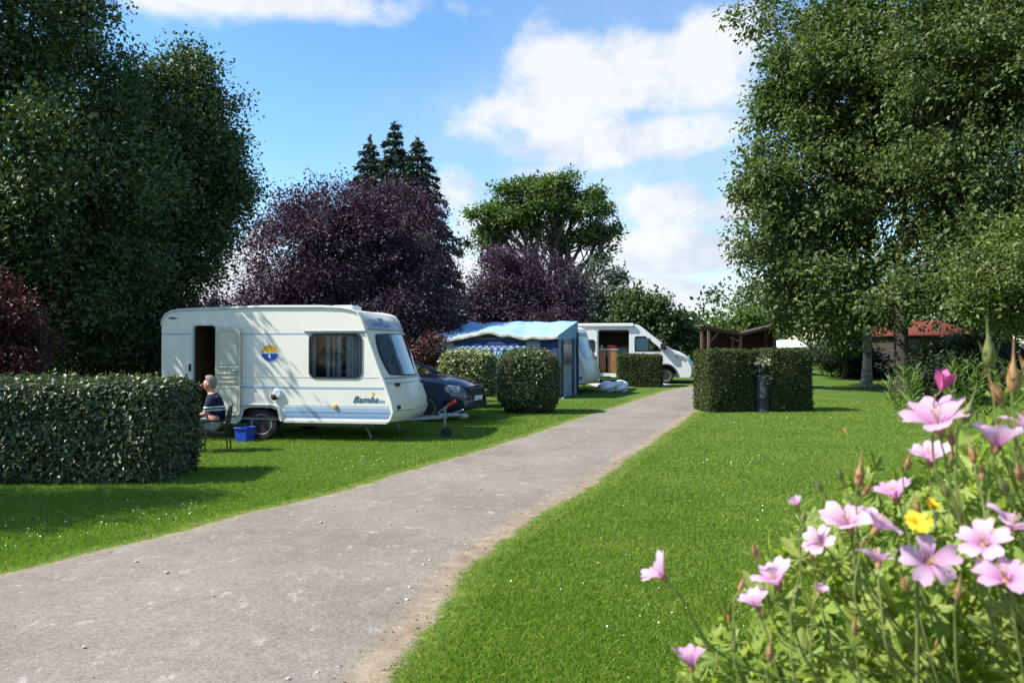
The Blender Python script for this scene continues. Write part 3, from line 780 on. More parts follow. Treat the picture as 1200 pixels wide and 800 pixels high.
near_strip('stripe', [(.44, 2.33)], .475, .49, M_blue1)
near_strip('stripe', [(.44, 2.31)], .43, .462, M_blue2)
mb = MB()
mb.box(-1.85, -.42, y0-.02, y0+.01, .30, .415); mb.box(.42, 2.27, y0-.02, y0+.01, .33, .385)
mb.build('skirt', M_trimw, cv, 40, .006)
near_strip('skirt_line', [(-1.85, -.46)], .425, .45, M_grey, .012)
mb = MB(); mb.tube([(-.86, y0-.012, .615), (-.40, y0-.012, .635), (-.25, y0-.012, .645), (.25, y0-.012, .645), (.345, y0-.012, .60), (.40, y0-.012, .36)], .026, 6)
mb.tube([(-.27, y0-.012, .635), (-.345, y0-.012, .58), (-.40, y0-.012, .34)], .026, 6)
mb.build('wheel_arch', M_trimw, cv, 60)
mb = MB(); mb.box(-.40, .40, y0+.03, y0+.5, .62, .66); mb.box(-.40, -.36, y0+.03, y0+.5, .3, .62); mb.box(.36, .40, y0+.03, y0+.5, .3, .62); mb.box(-.4, .4, y0+.5, y0+.53, .3, .66)
mb.build('wheel_box', M_black, cv, 40)
# door opening frame, open door leaf
mb = MB(); ring(mb, DOOR, .03, y0-.012, y0+.05); mb.build('door_frame', M_trimw, cv, 40)
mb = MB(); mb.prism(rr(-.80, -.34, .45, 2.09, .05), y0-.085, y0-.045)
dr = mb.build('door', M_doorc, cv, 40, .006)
mb = MB(); ring(mb, rr(-.745, -.395, 1.40, 2.00, .05), .014, y0-.094, y0-.083)
ring(mb, rr(-.745, -.395, .53, .96, .04), .012, y0-.092, y0-.083)
for z in (1.05, 1.13, 1.21, 1.32): mb.box(-.76, -.38, y0-.103, y0-.083, z, z+.022)
mb.build('moulding', paint('door_moulding', (.50, .48, .38), .45, var=.06), dr, 40, .004)
mb = MB(); mb.box(-.47, -.37, y0-.12, y0-.083, 1.26, 1.29); mb.build('handle', M_grey, dr, 40, .006)
mb = MB(); mb.box(-1.335, -1.30, y0-.025, y0, 1.27, 1.40); mb.build('door_catch', M_black, cv, 40, .005)
# inside, seen through the doorway
mb = MB(); mb.box(-1.8, 1.7, -HW+.02, HW-.02, .415, .435); mb.build('floor', M_dark, cv)
mb = MB(); mb.box(-.78, -.10, -.9, -.25, .44, 1.35); mb.box(-1.8, -1.32, -.95, .2, .44, 2.1); mb.box(-1.3, -.6, .6, 1.02, .44, 2.2)
mb.build('cabinet', paint('caravan_cupboard', (.10, .06, .035), .6, var=.2), cv, 40, .01)
# side window with curtains behind
mb = MB(); ring(mb, WIN, .028, y0-.014, y0+.03); mb.build('window_frame', M_black, cv, 40)
mb = MB(); mb.add([(x, y0-.006, z) for x, z in WIN], [tuple(range(len(WIN)))]); wn = mb.build('window', M_win, cv)
for a, b in ((.86, .97), (1.14, 1.22), (1.26, 1.31), (1.34, 1.43), (1.52, 1.70), (1.72, 1.84)):
    mb = MB(); mb.grid(lambda u, v, a=a, b=b: (a+(b-a)*u, y0+.10+.022*math.sin(u*(b-a)*95+a*7), 1.05+.98*v), 40, 2)
    mb.build('curtain', M_curt, wn, 180)
mb = MB(); mb.box(.80, 1.93, y0-.03, y0+.002, 1.985, 2.003); mb.build('awning_rail', M_grey, cv, 40)
mb = MB(); mb.box(.8, 1.9, -.4, .9, .44, 1.0); mb.build('bench', M_dark, cv); mb = MB(); mb.box(-.05, 1.98, -.50, -.46, .45, 2.25); mb.build('darkening_panel', paint('darkening_panel_grey', (.07, .085, .11), .8, var=.3, vscale=4), cv)  # dark panel added to stand in for the shade behind the side window
# badges
def disc(mb, cx, cz, r, y, a0=0, a1=360, n=40):
    mb.add([(cx+r*math.cos(R(a0+(a1-a0)*k/n)), y, cz+r*math.sin(R(a0+(a1-a0)*k/n))) for k in range(n)] if a1-a0 >= 360 else
           [(cx+r*math.cos(R(a0+(a1-a0)*k/n)), y, cz+r*math.sin(R(a0+(a1-a0)*k/n))) for k in range(n+1)], [tuple(range(n if a1-a0 >= 360 else n+1))])
mb = MB(); disc(mb, .17, 1.60, .165, y0-.004); em = mb.build('sun_emblem', M_white, cv)
mb = MB(); disc(mb, .17, 1.60, .150, y0-.006, 5, 175); mb.build('orange_sky', M_orange, em)
mb = MB(); disc(mb, .17, 1.613, .082, y0-.008, 0, 180)
for k in range(9):
    a = R(12+k*19.5); mb.add([(.17+.09*math.cos(a-.07), y0-.008, 1.613+.09*math.sin(a-.07)), (.17+.09*math.cos(a+.07), y0-.008, 1.613+.09*math.sin(a+.07)), (.17+.125*math.cos(a), y0-.008, 1.613+.125*math.sin(a))], [(0, 1, 2)])
mb.build('yellow_sun', M_yellow, em)
mb = MB(); disc(mb, .17, 1.60, .150, y0-.0065, 184, 356); mb.build('blue_sea', M_royal, em)
mb = MB(); mb.add([(.17+a, y0-.010, 1.60+b) for a, b in ((-.13, .03), (-.06, -.012), (-.018, .012), (-.018, -.085), (.018, -.085), (.018, .012), (.06, -.012), (.13, .03), (.05, .012), (.0, .035), (-.05, .012))], [tuple(range(11))])
mb.build('white_bird', M_white, em)
me = text_mesh('Bamba', .165, .45, .002); me.transform(Matrix.Translation((1.66, y0-.005, .715)) @ Matrix.Rotation(R(90), 4, 'X')); finish('lettering', me, M_navy, cv)
me = text_mesh('400', .075, .2, .002); me.transform(Matrix.Translation((2.06+.0, y0-.005, .715)) @ Matrix.Translation((.02, 0, -.0)) @ Matrix.Rotation(R(90), 4, 'X'))
me.transform(Matrix.Translation((.02, 0, 0))); finish('lettering', me, M_blue1, cv)
mb = MB(); mb.add([(2.02+(.045 if k % 2 == 0 else .02)*math.sin(k*math.pi/5), y0-.005, .88+(.045 if k % 2 == 0 else .02)*math.cos(k*math.pi/5)) for k in range(10)], [tuple(range(10))]); mb.build('star', M_yellow, cv)
mb = MB(); mb.lathe([(.045, 0), (.045, .015), (.03, .028)], 20, Matrix.Translation((1.36, y0, .635)) @ Matrix.Rotation(R(90), 4, 'X')); mb.build('side_reflector', M_orange, cv, 40)
mb = MB(); mb.lathe([(.09, 0), (.09, .02), (.06, .05)], 20, Matrix.Translation((.32, y0, .86)) @ Matrix.Rotation(R(90), 4, 'X')); ve = mb.build('flue_vent', M_white, cv, 40)
mb = MB(); mb.lathe([(.065, .0), (.05, .02), (.02, .03)], 16, Matrix.Translation((.27, y0-.03, .80)) @ Matrix.Rotation(R(90), 4, 'X')); mb.build('cowl', M_black, ve, 40)
mb = MB(); mb.add([(-1.72, y0-.005, 2.24), (-1.60, y0-.005, 2.235), (-1.54, y0-.005, 2.262), (-1.60, y0-.005, 2.262), (-1.66, y0-.005, 2.275), (-1.74, y0-.005, 2.268)], [tuple(range(6))]); mb.build('badge', M_navy, cv)
# roof
mb = MB(); mb.box(-1.45, -.65, -.35, .35, 2.39, 2.50); mb.build('roof_hatch', M_white, cv, 40, .03)
mb = MB(); mb.box(.95, 1.35, -.25, .25, 2.42, 2.52); mb.build('roof_hatch', M_white, cv, 40, .03)
mb = MB(); mb.tube([(-1.6, y0+.02, 2.425), (0, y0+.02, 2.468), (1.1, y0+.02, 2.46), (1.5, y0+.02, 2.43)], .016, 6); mb.build('awning_channel', M_grey, cv, 50)
# front: top band with lettering, window, lid seams, lamps
mb = MB(); front_patch(mb, 2.13, .085, 0, .93, .006, 16, .12); bd = mb.build('name_band', paint('band_grey', (.36, .39, .42), .4, var=.05), cv, 60)
mb = MB(); front_patch(mb, 2.028, .012, 0, .95, .01, 10, .0); mb.build('seam', M_grey, cv, 60)
me = text_mesh('CARAVELAIR', .125, .1, .0)
for vtx in me.vertices:
    tx, tz = vtx.co.x, vtx.co.y
    vtx.co = frontp(2.085+tz, -.84+tx/HW*1.0, .026)
finish('lettering', me, M_royal, bd)
mb = MB(); front_patch(mb, 1.575, .40, 0, .89, .018); wf = mb.build('front_window_frame', M_black, cv, 60)
mb = MB(); front_patch(mb, 1.575, .38, 0, .87, .026); mb.build('front_window', paint('reflecting_window', (.05, .075, .12), .08, .8, coat=.6, var=.3, vscale=2), wf, 60)
for z, hh in ((1.145, .012), (1.055, .006), (.56, .006)):
    mb = MB(); front_patch(mb, z, hh, 0, .95, .006, 10, 0); mb.build('seam', M_grey, cv, 60)
for t in (-.7, .7):
    mb = MB(); x, y, z = frontp(1.03, t); mb.box(x-.02, x+.05, y-.07, y+.07, z-.03, z+.02); mb.build('grab_handle', M_black, cv, 40, .01)
    mb = MB(); x, y, z = frontp(.62, t*1.2); mb.box(x-.02, x+.03, y-.045, y+.045, z-.035, z+.035); mb.build('marker_lamp', M_black, cv, 40, .01)

# ---- dark blue car parked nose to the drive beyond the caravan
Pc = gp(566, 489)
yawc = R(-17)
hd2 = Vector((math.cos(yawc), math.sin(yawc), 0))
car = thing('parked_car', 'dark blue car behind the caravan drawbar, only its nose and headlamp showing', 'car', Vector((-.84, 18.1, 0))-hd2*2.25, yawc)
ST = [(2.28, .62, .34, .62), (2.22, .74, .26, .78), (2.05, .84, .22, .90), (1.7, .88, .22, .99), (1.2, .90, .22, 1.04), (.75, .90, .22, 1.07), (0, .91, .22, 1.08), (-1, .91, .22, 1.09), (-1.8, .89, .24, 1.09), (-2.2, .84, .28, 1.05), (-2.32, .74, .36, .95)]
mb = MB(); prof = []
for (x, hw, zl, zb) in ST:
    row = [(-hw*.9, zl), (-hw, zl+.12), (-hw*1.0, zl+(zb-zl)*.6), (-hw*.96, zb-.10), (-hw*.86, zb-.02), (-hw*.4, zb+.02), (0, zb+.03)]
    row = row+[(-a, b) for a, b in row[-2::-1]]
    prof.append([(x, a, b) for a, b in row])
m_ = len(prof[0])
vs = [p for r_ in prof for p in r_]
fs = [(i*m_+j, i*m_+j+1, (i+1)*m_+j+1, (i+1)*m_+j) for i in range(len(prof)-1) for j in range(m_-1)]
fs += [tuple(range(m_)), tuple((len(prof)-1)*m_+j for j in range(m_))[::-1]] + [(i*m_, (i+1)*m_, (i+1)*m_+m_-1, i*m_+m_-1) for i in range(len(prof)-1)]
mb.add(vs, fs); mb.build('body', M_carblue, car, 32)
gh = [(1.02, 1.05, .80), (.15, 1.44, .64), (-.5, 1.49, .63), (-1.6, 1.46, .62), (-2.25, 1.07, .76)]
mb = MB(); vs = []
for x, z, hw in gh: vs += [(x, -hw, z), (x, hw, z)]
for x, z, hw in gh[1:4]: vs += [(x, -.82, 1.06), (x, .82, 1.06)]
mb.add(vs, [(0, 1, 3, 2), (6, 7, 9, 8), (0, 2, 10), (1, 11, 3), (2, 4, 12, 10), (3, 11, 13, 5), (4, 6, 14, 12), (5, 13, 15, 7), (6, 8, 14), (7, 15, 9)])
mb.build('window', M_wind, car, 30)
mb = MB(); mb.add([(x, s*hw, z+dz) for x, z, hw in gh[1:4] for s in (-1, 1) for dz in (0.005, .03)], [(0, 2, 6, 4), (1, 5, 7, 3), (4, 6, 10, 8), (5, 9, 11, 7), (0, 4, 5, 1), (4, 8, 9, 5), (2, 3, 7, 6), (6, 7, 11, 10), (0, 1, 3, 2), (8, 10, 11, 9)])
mb.build('roof', M_carblue, car, 30)
for s in (-1, 1):
    for (a, b) in ((0, 1), (2, None), (3, 4)):
        mb = MB()
        if b is not None: mb.tube([(gh[a][0], s*(gh[a][2]+.005), gh[a][1]), (gh[b][0], s*(gh[b][2]+.005), gh[b][1])], .035, 6)
        else: mb.tube([(gh[2][0], s*(gh[2][2]+.005), gh[2][1]), (gh[2][0], s*.83, 1.06)], .035, 6)
        mb.build('pillar', M_carblue, car, 50)
for s in (-1, 1):
    for xx in (1.38, -1.38): wheel(car, xx, s*.80, .32, .32, .22)
    mb = MB(); mb.prism([(1.93, .66), (2.13, .665), (2.12, .82), (1.90, .845), (1.78, .80), (1.80, .70)], s*.60, s*.862); hl = mb.build('headlight', M_lamp, car, 40, .012)
    for k, cx in enumerate((1.97, 2.09)):
        mb = MB(); mb.ball((cx, s*(.835-.05*k), .742), (.065, .065, .065), 14, 8); mb.build('lens', paint('lens_glass', (.35, .38, .42), .05, .9, var=.05), hl, 60)
    mb = MB(); mb.box(.62, .80, s*.93-.09, s*.93+.09, 1.03, 1.16); mb.build('mirror', M_carblue, car, 40, .03)
    mb = MB(); mb.lathe([(.05, -.02), (.06, 0), (.05, .02)], 16, Matrix.Translation((2.2, s*.55, .42)) @ Matrix.Rotation(R(90), 4, 'Y')); mb.build('fog_lamp', M_lamp, car, 40)
mb = MB(); mb.box(2.15, 2.30, -.42, .42, .58, .76); mb.box(2.10, 2.30, -.6, .6, .30, .46); mb.build('grille', M_bumper, car, 40, .02)
mb = MB(); mb.box(2.295, 2.315, -.26, .26, .47, .58); mb.build('number_plate', M_white, car, 40, .004)
for s in (-1, 1):
    mb = MB(); mb.box(1.78, 2.20, s*.8475-.0475, s*.8475+.0475, .50, .53); mb.build('bumper_strip', M_bumper, car, 40, .008)

# ---- blue roofed awning with the second caravan behind it
ya = R(-20); aw_base = Vector((1.5, 25.0, float(G(25))))
aw = thing('awning_tent', 'large awning with pale blue canvas roof and grey walls behind the round bush', 'awning', aw_base, ya)
WD = 4.55; DP = 2.3
def eave(x):                     # the slack front edge: lifted in the middle
    return 2.05+.018*math.sin(x*2.2)+.15*math.exp(-((x+2.45)/.75)**2)-.05*math.exp(-((x+3.9)/.6)**2)
def roofp(u, v):
    x = -WD*(1-u)*(1-.10*v)+(.06-.02*v)*u
    ze = eave(x); zr = 2.61+.018*math.sin(x*2.6+1)+.012*math.sin(x*6)
    sag = -.06*math.sin(math.pi*v)*(.7+.3*math.sin(x*3.1))
    return (x, -.14+(DP+.14)*v, ze+(zr-ze)*v+sag+.02*math.sin(x*7+v*5))
mb = MB(); mb.grid(roofp, 60, 14)
ro = mb.build('roof', M_tentblue, aw, 180); ro.modifiers.new('cloth', 'SOLIDIFY').thickness = .012
mb = MB(); mb.grid(lambda u, v: (lambda p: (p[0], p[1]-.012+.014*math.sin(p[0]*14)*v, p[2]-.14*v*(.9+.12*math.sin(p[0]*9))))(roofp(u, 0)), 80, 3)
va = mb.build('valance', M_val, ro, 180); va.modifiers.new('cloth', 'SOLIDIFY').thickness = .008
mb = MB(); mb.grid(lambda u, v: (.045+.015*math.sin(u*9), -.10+(DP+.1)*u, (1.90+.12*u)*(1-v)+(eave(0)+(2.60-eave(0))*u+.01)*v), 14, 5)
mb.build('gable', M_tentblue, aw, 180)
def wallp(x0, x1, z0, z1, y=0.0, amp=.02, n=24):
    b = MB(); b.grid(lambda u, v: (x0+(x1-x0)*u, y+amp*math.sin(u*(x1-x0)*5+v*2), z0+(z1-z0)*v), n, 6); return b
wl = wallp(-WD+.05, -.62, .02, 1.98); w_ = wl.build('front_wall', M_tentgrey, aw, 180); w_.modifiers.new('cloth', 'SOLIDIFY').thickness = .006
mb = wallp(-3.7, -1.1, 1.34, 1.95, -.04, .01); wb = mb.build('window_panel', M_tentnavy, aw, 180)
mb = MB(); mb.grid(lambda u, v: (-3.7+2.6*u, -.06+.012*math.sin(u*60), 1.58+.14*v), 60, 1); mb.build('curtain', M_check, wb, 180)
for x in (-3.0, -2.4, -1.75):
    mb = MB(); mb.grid(lambda u, v, x=x: (x+.32*u+.16*math.sin(v*2), -.055+.02*math.sin(u*16), 1.30+.26*v), 10, 5); mb.build('curtain', M_tentblue, wb, 180)
mb = wallp(-.62, .0, .03, 2.0, -.01, .015); mb.build('corner_panel', M_tentnavy, aw, 180)
mb = wallp(-.62, .0, .03, .62, -.03, .02); mb.build('mud_flap', M_canopyw, aw, 180)
mb = MB(); mb.grid(lambda u, v: (.01+.05*(1-v)*math.sin(u*2)+.02*math.sin(u*7), .03+(DP-.1)*u*(1-.1*(1-v)*0)+.0, .02+(1.92+.1*u)*v), 20, 6); sw = mb.build('side_wall', M_tentgrey, aw, 180)
mb = MB(); mb.box(.05, .085, .35, 1.35, 1.10, 1.78); mb.build('window', paint('clear_vinyl', (.10, .12, .13), .2, .6, var=.25, vscale=3), sw, 40, .01)
for q0, q1, q2 in ((.24, .29, 1.92), (1.55, 1.62, 1.96)):
    mb = MB(); mb.box(.055, .10, q0, q1, .05, q2); mb.build('zip_strip', M_tentnavy, sw, 40)
mb = MB(); mb.box(.05, .11, 2.08, 2.16, .05, 2.2); mb.build('seal_strip', M_tentnavy, sw, 40)
mb = MB(); mb.grid(lambda u, v: (-.10+.28*v, -.06+2.1*u, .012+.02*math.sin(u*9)), 14, 3); mb.build('ground_flap', M_canopyw, aw, 180)
for x in (-WD+.1, -2.3, -.02):
    mb = MB(); mb.tube([(x, .05, 0), (x, .05, 1.95)], .016, 6); mb.build('pole', M_galv, aw, 50)

rot = Matrix.Rotation(ya, 4, 'Z')
cb = aw_base+(rot @ Vector((-2.05, DP+.06+HW, 0))); cb.z = float(G(27.5))-.02
c2 = thing('touring_caravan', 'pale caravan joined to the blue awning, its sloping front poking out on the right', 'caravan', cb, ya)
WIN2 = rr(-.4, .5, 1.2, 1.9, .1)
caravan_shell(c2, [WIN2], [WIN2]); caravan_undercarriage(c2, False)
mb = MB(); mb.add([(x, -HW-.004, z) for x, z in WIN2], [tuple(range(len(WIN2)))]); mb.build('window', M_win, c2)
mb = MB(); front_patch(mb, 1.6, .36, 0, .80, .018); mb.build('front_window', paint('sky_lit_window', (.26, .30, .34), .12, .7, coat=.5, var=.15), c2, 60)
mb = MB(); front_patch(mb, 2.1, .06, 0, .9, .006, 10, .1); mb.build('name_band', M_grey, c2, 60)
mb = MB(); mb.box(.4, 2.25, -HW-.006, -HW+.002, .5, .62); mb.build('stripe', M_grey, c2)

# ---- white camper van with its sliding door open
yv = R(-8); kx = .00535
Pv = gp(780, 449.5)
def vz(x, z): return (x, z)
VP = [(-4.75, .42), (-4.82, 1.2), (-4.78, 2.30), (-4.70, 2.42), (-4.5, 2.48), (-3, 2.50), (-1.3, 2.48), (-1.05, 2.42), (-.90, 2.31), (-.55, 2.03), (-.15, 1.71), (.22, 1.43), (.48, 1.33), (.76, 1.14), (.92, .95), (1.01, .78), (1.06, .60), (1.04, .38), (.96, .27)]
ARF = [(.46, .27)]+[(.44*math.cos(R(a)), .34+.44*math.sin(R(a))) for a in range(0, 181, 20)]+[(-.46, .27)]
ARR = [(-2.96, .27)]+[(-3.42+.44*math.cos(R(a)), .34+.44*math.sin(R(a))) for a in range(0, 181, 20)]+[(-3.88, .27)]
VH = 1.02
van = thing('camper_van', 'white camper van with open sliding door showing brown cupboards, behind the box hedge', 'camper van', (0, 0, 0), yv)
pv_ = Vector((Pv[0], Pv[1], 0)); van.location = pv_+Vector((-math.sin(yv), math.cos(yv), 0))*VH; van.location.z = float(G(Pv[1]))
SD = rr(-2.80, -1.52, .44, 2.27, .07)
CW = [(-1.28, 1.38), (-.18, 1.38), (-.33, 1.58), (-.84, 1.98), (-1.22, 1.98), (-1.28, 1.92)]
OUT = VP+ARF+ARR
mb = MB(); plate(mb, OUT, [SD, CW], -VH); plate(mb, OUT, [CW], VH)
def vbul(x, t): return x+.24*(1-abs(t)**2.5)*float(smooth(-.9, .9, x))
def vs_fn(u, v):
    k = u*(len(VP)-1); i = min(int(k+1e-6), len(VP)-2); f = k-i
    x = VP[i][0]*(1-f)+VP[i+1][0]*f; z = VP[i][1]*(1-f)+VP[i+1][1]*f
    t = TS[int(round(v*(len(TS)-1)))]
    return (vbul(x, t), t*VH, z+.06*(1-t*t)*(1 if 2.2 < z else 0))
mb.grid(vs_fn, len(VP)-1, len(TS)-1)
mb.build('body', M_white, van, 34)
for xx in (0, -3.42):
    for s in (-1, 1):
        wheel(van, xx, s*(VH-.14), .335, .335, .21)
    mb = MB(); mb.box(xx-.47, xx+.47, -VH+.32, VH-.32, .28, .84); mb.build('wheel_box', M_black, van)
mb = MB(); mb.box(-4.7, .9, -VH+.05, VH-.05, .30, .42); mb.build('floor', M_bumper, van)
def wsp(u, v): 
    x0, z0 = .16, 1.475; x1, z1 = -.88, 2.285
    t = (u*2-1)*.86; x = x0+(x1-x0)*v; z = z0+(z1-z0)*v
    return (vbul(float(np.interp(z, [1.43, 1.71, 2.03, 2.31], [.22, -.15, -.55, -.90])), t)+.02, t*VH, z+.015)
mb = MB(); mb.grid(wsp, 12, 6); mb.build('windscreen', M_wind, van, 180)
for s in (-1, 1):
    mb = MB(); mb.add([(x, s*(VH-.004), z) for x, z in CW], [tuple(range(6))]); sw_ = mb.build('side_window', M_clear, van)
    mb = MB(); ring(mb, CW, .02, s*(VH+.008), s*(VH-.02)); mb.build('window_seal', M_black, van, 40)
    mb = MB(); mb.box(-.69, -.64, s*(VH+.006)-.01, s*(VH+.006)+.01, 1.38, 1.92); mb.build('window_bar', M_black, sw_)
mb = MB(); mb.box(-1.22, -.72, -VH+.06, -VH+.08, 1.40, 1.92); mb.build('window_blind', paint('silvery_blind', (.62, .76, .85), .5, var=.08), van)
mb = MB(); mb.box(-1.0, -.65, -.75, -.25, .6, 1.75); mb.box(-1.0, -.65, .25, .75, .6, 1.75); mb.build('seat', M_grey, van, 40, .06)
for s in (-1, 1):
    mb = MB(); mb.prism([(.40, 1.09), (.80, .92), (.885, .97), (.74, 1.145), (.46, 1.27), (.36, 1.2)], s*(VH-.10), s*(VH+.008)); mb.build('headlight', M_lamp, van, 40, .012)
    mb = MB(); mb.box(-.22, .02, s*(VH+.12)-.10, s*(VH+.12)+.10, 1.42, 1.70); mb.build('wing_mirror', M_black, van, 40, .03)
    mb = MB(); mb.tube([(.47*math.cos(R(a)), s*(VH+.006), .34+.47*math.sin(R(a))) for a in range(-8, 189, 14)], .035, 6); mb.build('wheel_arch', M_bumper, van, 60)
mb = MB(); mb.grid(lambda u, v: (lambda t, z: (vbul(float(np.interp(z, [.27, .38, .60, .70], [.96, 1.04, 1.06, 1.04])), t)+.015, t*VH*1.01, z))(TS[int(round(u*14))], .27+.36*v), 14, 4); mb.build('bumper', paint('silver_bumper', (.48, .48, .47), .5, var=.06), van, 60)
mb = MB(); mb.grid(lambda u, v: (lambda t, z: (vbul(float(np.interp(z, [.60, .78, .95], [1.06, 1.01, .92])), t)+.02, t*VH, z))(-.5+u, .70+.16*v), 8, 3); mb.build('grille', M_bumper, van, 60)
mb = MB(); mb.prism(rr(-4.10, -2.86, .42, 2.24, .06), -VH-.085, -VH-.045); sl = mb.build('sliding_door', M_white, van, 40, .008)
mb = MB(); mb.prism(rr(-3.55, -2.95, 1.33, 1.86, .10), -VH-.10, -VH-.083); mb.build('window', M_black, sl, 40, .01)
mb = MB(); mb.box(-2.97, -2.89, -VH-.12, -VH-.083, 1.0, 1.16); mb.build('handle', M_black, sl, 40, .01)
mb = MB(); mb.box(-4.3, -1.33, -VH-.10, -VH+.16, 2.40, 2.545); mb.build('awning_cassette', M_white, van, 40, .03)
mb = MB(); mb.box(-2.78, -2.5, -.85, -.2, .45, 1.40); mb.box(-2.42, -2.02, -.92, -.3, .45, 1.42); cab = mb.build('cabinet', M_wood, van, 40, .012)
mb = MB(); mb.box(-2.82, -1.98, -.94, -.28, 1.425, 1.455); mb.build('worktop', M_trimw, cab, 40, .006)
mb = MB(); mb.box(-2.9, -1.4, .55, .95, 1.6, 2.2); mb.box(-2.9, -1.4, .6, .95, .44, 1.1); mb.build('locker', M_dark, van, 40, .012)
mb = MB(); mb.box(-2.72, -2.30, -VH-.22, -VH+.05, .26, .31); mb.build('step', M_bumper, van, 40, .01)
mb = MB(); mb.box(.30, 1.28, -.26, .26, .40, .41); mb.v = [(1.31+.0*x, y, z) for x, y, z in mb.v]
def van_thing(name, label, cat, loc, fn, mat):
    o = fn.build(name, mat, None, 50); o.location = Matrix.LocRotScale(van.location, van.rotation_euler, None) @ Vector(loc); o.rotation_euler = van.rotation_euler
    return tag(o, label, cat)
mb = MB(); mb.prism([(-.17, 0), (.17, 0), (.19, .12), (.16, .16), (-.15, .17), (-.19, .11)], -.13, .13)
van_thing('bag', 'bright red bag lying on the cupboard inside the camper van doorway', 'bag', (-2.25, -.6, 1.457), mb, M_red)
mb = MB(); mb.lathe([(.05, 0), (.06, .06), (.055, .12), (.02, .17), (.02, .20)], 14)
van_thing('bottle', 'yellow green bottle on the cupboard left of the red bag in the camper van', 'bottle', (-2.68, -.72, 1.457), mb, paint('lime_plastic', (.45, .6, .08), .4))

# ---- plastic sacks on the lawn by the awning
xb, yb = gp(719, 459.5)
sk = thing('plastic_sack', 'crumpled white and grey plastic sacks lying on the lawn between awning and box hedge', 'sack', (xb, yb, float(G(yb))))
for dx, rx, rz_, s in ((-.22, .30, .40, 1.0), (.24, .28, .42, 2.3)):
    mb = MB(); nu, nv = 22, 14
    def sp(u, v, dx=dx, rx=rx, rz_=rz_, s=s):
        th = math.pi*v; ph = 2*math.pi*u
        k = 1+.13*math.sin(3*ph+s*4+5*th)+.09*math.sin(7*ph+4*th+s)+.05*math.sin(13*ph-9*th)
        kk = (1 if v > .16 else .45+.55*v/.16)
        return (dx+rx*k*kk*math.sin(th)*math.cos(ph), rx*.9*k*kk*math.sin(th)*math.sin(ph), max(0.0, rz_*.5+rz_*.56*math.cos(th)*(.9+.1*k)))
    mb.grid(sp, nu*2, nv*2); mb.build('sack', M_plast, sk, 50)

# ---- wooden butterfly-roofed shelter behind the right hedge
Ys = 29.5
p1 = at(826, 383, Ys); p2 = at(866, 392, Ys); p3 = at(909, 381.5, Ys); gs = float(G(Ys))
shl = thing('wooden_shelter', 'open brown timber shelter with a V shaped butterfly roof behind the tall clipped hedge', 'shelter', (p2.x, Ys, gs))
def loc_(p): return (p.x-p2.x, p.z-gs)
a, b, c = loc_(p1), loc_(p2), loc_(p3)
mb = MB(); mb.prism([(a[0]-.12, a[1]+.03), b, (c[0]+.1, c[1]+.02), (c[0]+.1, c[1]+.08), (b[0], b[1]+.06), (a[0]-.12, a[1]+.09)], -.35, 1.05); mb.build('roof', M_felt, shl, 30)
mb = MB(); mb.prism([(a[0]-.14, a[1]-.02), (b[0], b[1]-.05), (c[0]+.12, c[1]-.03), (c[0]+.12, c[1]+.04), (b[0], b[1]+.03), (a[0]-.14, a[1]+.05)], -.40, -.355); mb.build('fascia', M_timber, shl, 30)
for x in (a[0]+.1, b[0], c[0]-.1):
    for y in (-.2, .85):
        mb = MB(); mb.box(x-.05, x+.05, y-.05, y+.05, 0, (a[1] if x < -.5 else b[1] if x < .5 else c[1])-.02); mb.build('post', M_timberlight, shl, 40, .008)
mb = MB(); mb.tube([(a[0]+.1, -.2, 1.75), (a[0]+.62, -.2, 2.32)], .04, 4); mb.tube([(b[0], -.2, 1.8), (b[0]-.4, -.2, b[1]-.1)], .035, 4); mb.build('brace', M_timberlight, shl, 30)
mb = MB(); mb.box(a[0]+.05, c[0]-.05, .94, .98, 0.02, b[1]-.05)
mb.prism([(a[0]+.05, b[1]-.05), (c[0]-.05, b[1]-.05), (c[0]-.05, c[1]-.03), b, (a[0]+.05, a[1]-.03)], .94, .98); mb.box(c[0]-.08, c[0]-.03, -.1, .94, .02, c[1]-.05); mb.build('back_wall', M_timber, shl, 30)

# ---- white canopy past the shelter
Yc = 38.0; q0 = at(912, 400, Yc); q1 = at(948, 399, Yc); gc = float(G(Yc))
cn = thing('white_canopy', 'small white garden canopy on poles half hidden between the tall hedge and the trees', 'canopy', (q0.x, Yc, gc))
wdt = q1.x-q0.x; h0 = q0.z-gc
mb = MB()
mb.add([(-.9, 0, h0-.35), (wdt, 0, h0-.25), (wdt, 2.4, h0-.25), (-.9, 2.4, h0-.35), (.0, .7, h0+.05), (wdt*.75, .7, h0+.12), (wdt*.75, 1.7, h0+.12), (0, 1.7, h0+.05)],
       [(0, 1, 5, 4), (1, 2, 6, 5), (2, 3, 7, 6), (3, 0, 4, 7), (4, 5, 6, 7)])
mb.add([(-.9, 0, h0-.35), (wdt, 0, h0-.25), (wdt, 0, h0-.5), (-.9, 0, h0-.55)], [(0, 1, 2, 3)])
o = mb.build('canopy_roof', M_canopyw, cn, 20); o.modifiers.new('cloth', 'SOLIDIFY').thickness = .02
for x in (-.85, wdt-.03):
    for y in (.03, 2.35):
        mb = MB(); mb.box(x-.05, x+.05, y-.05, y+.05, 0, h0-.3); mb.build('pole', M_canopyw, cn, 40, .01)

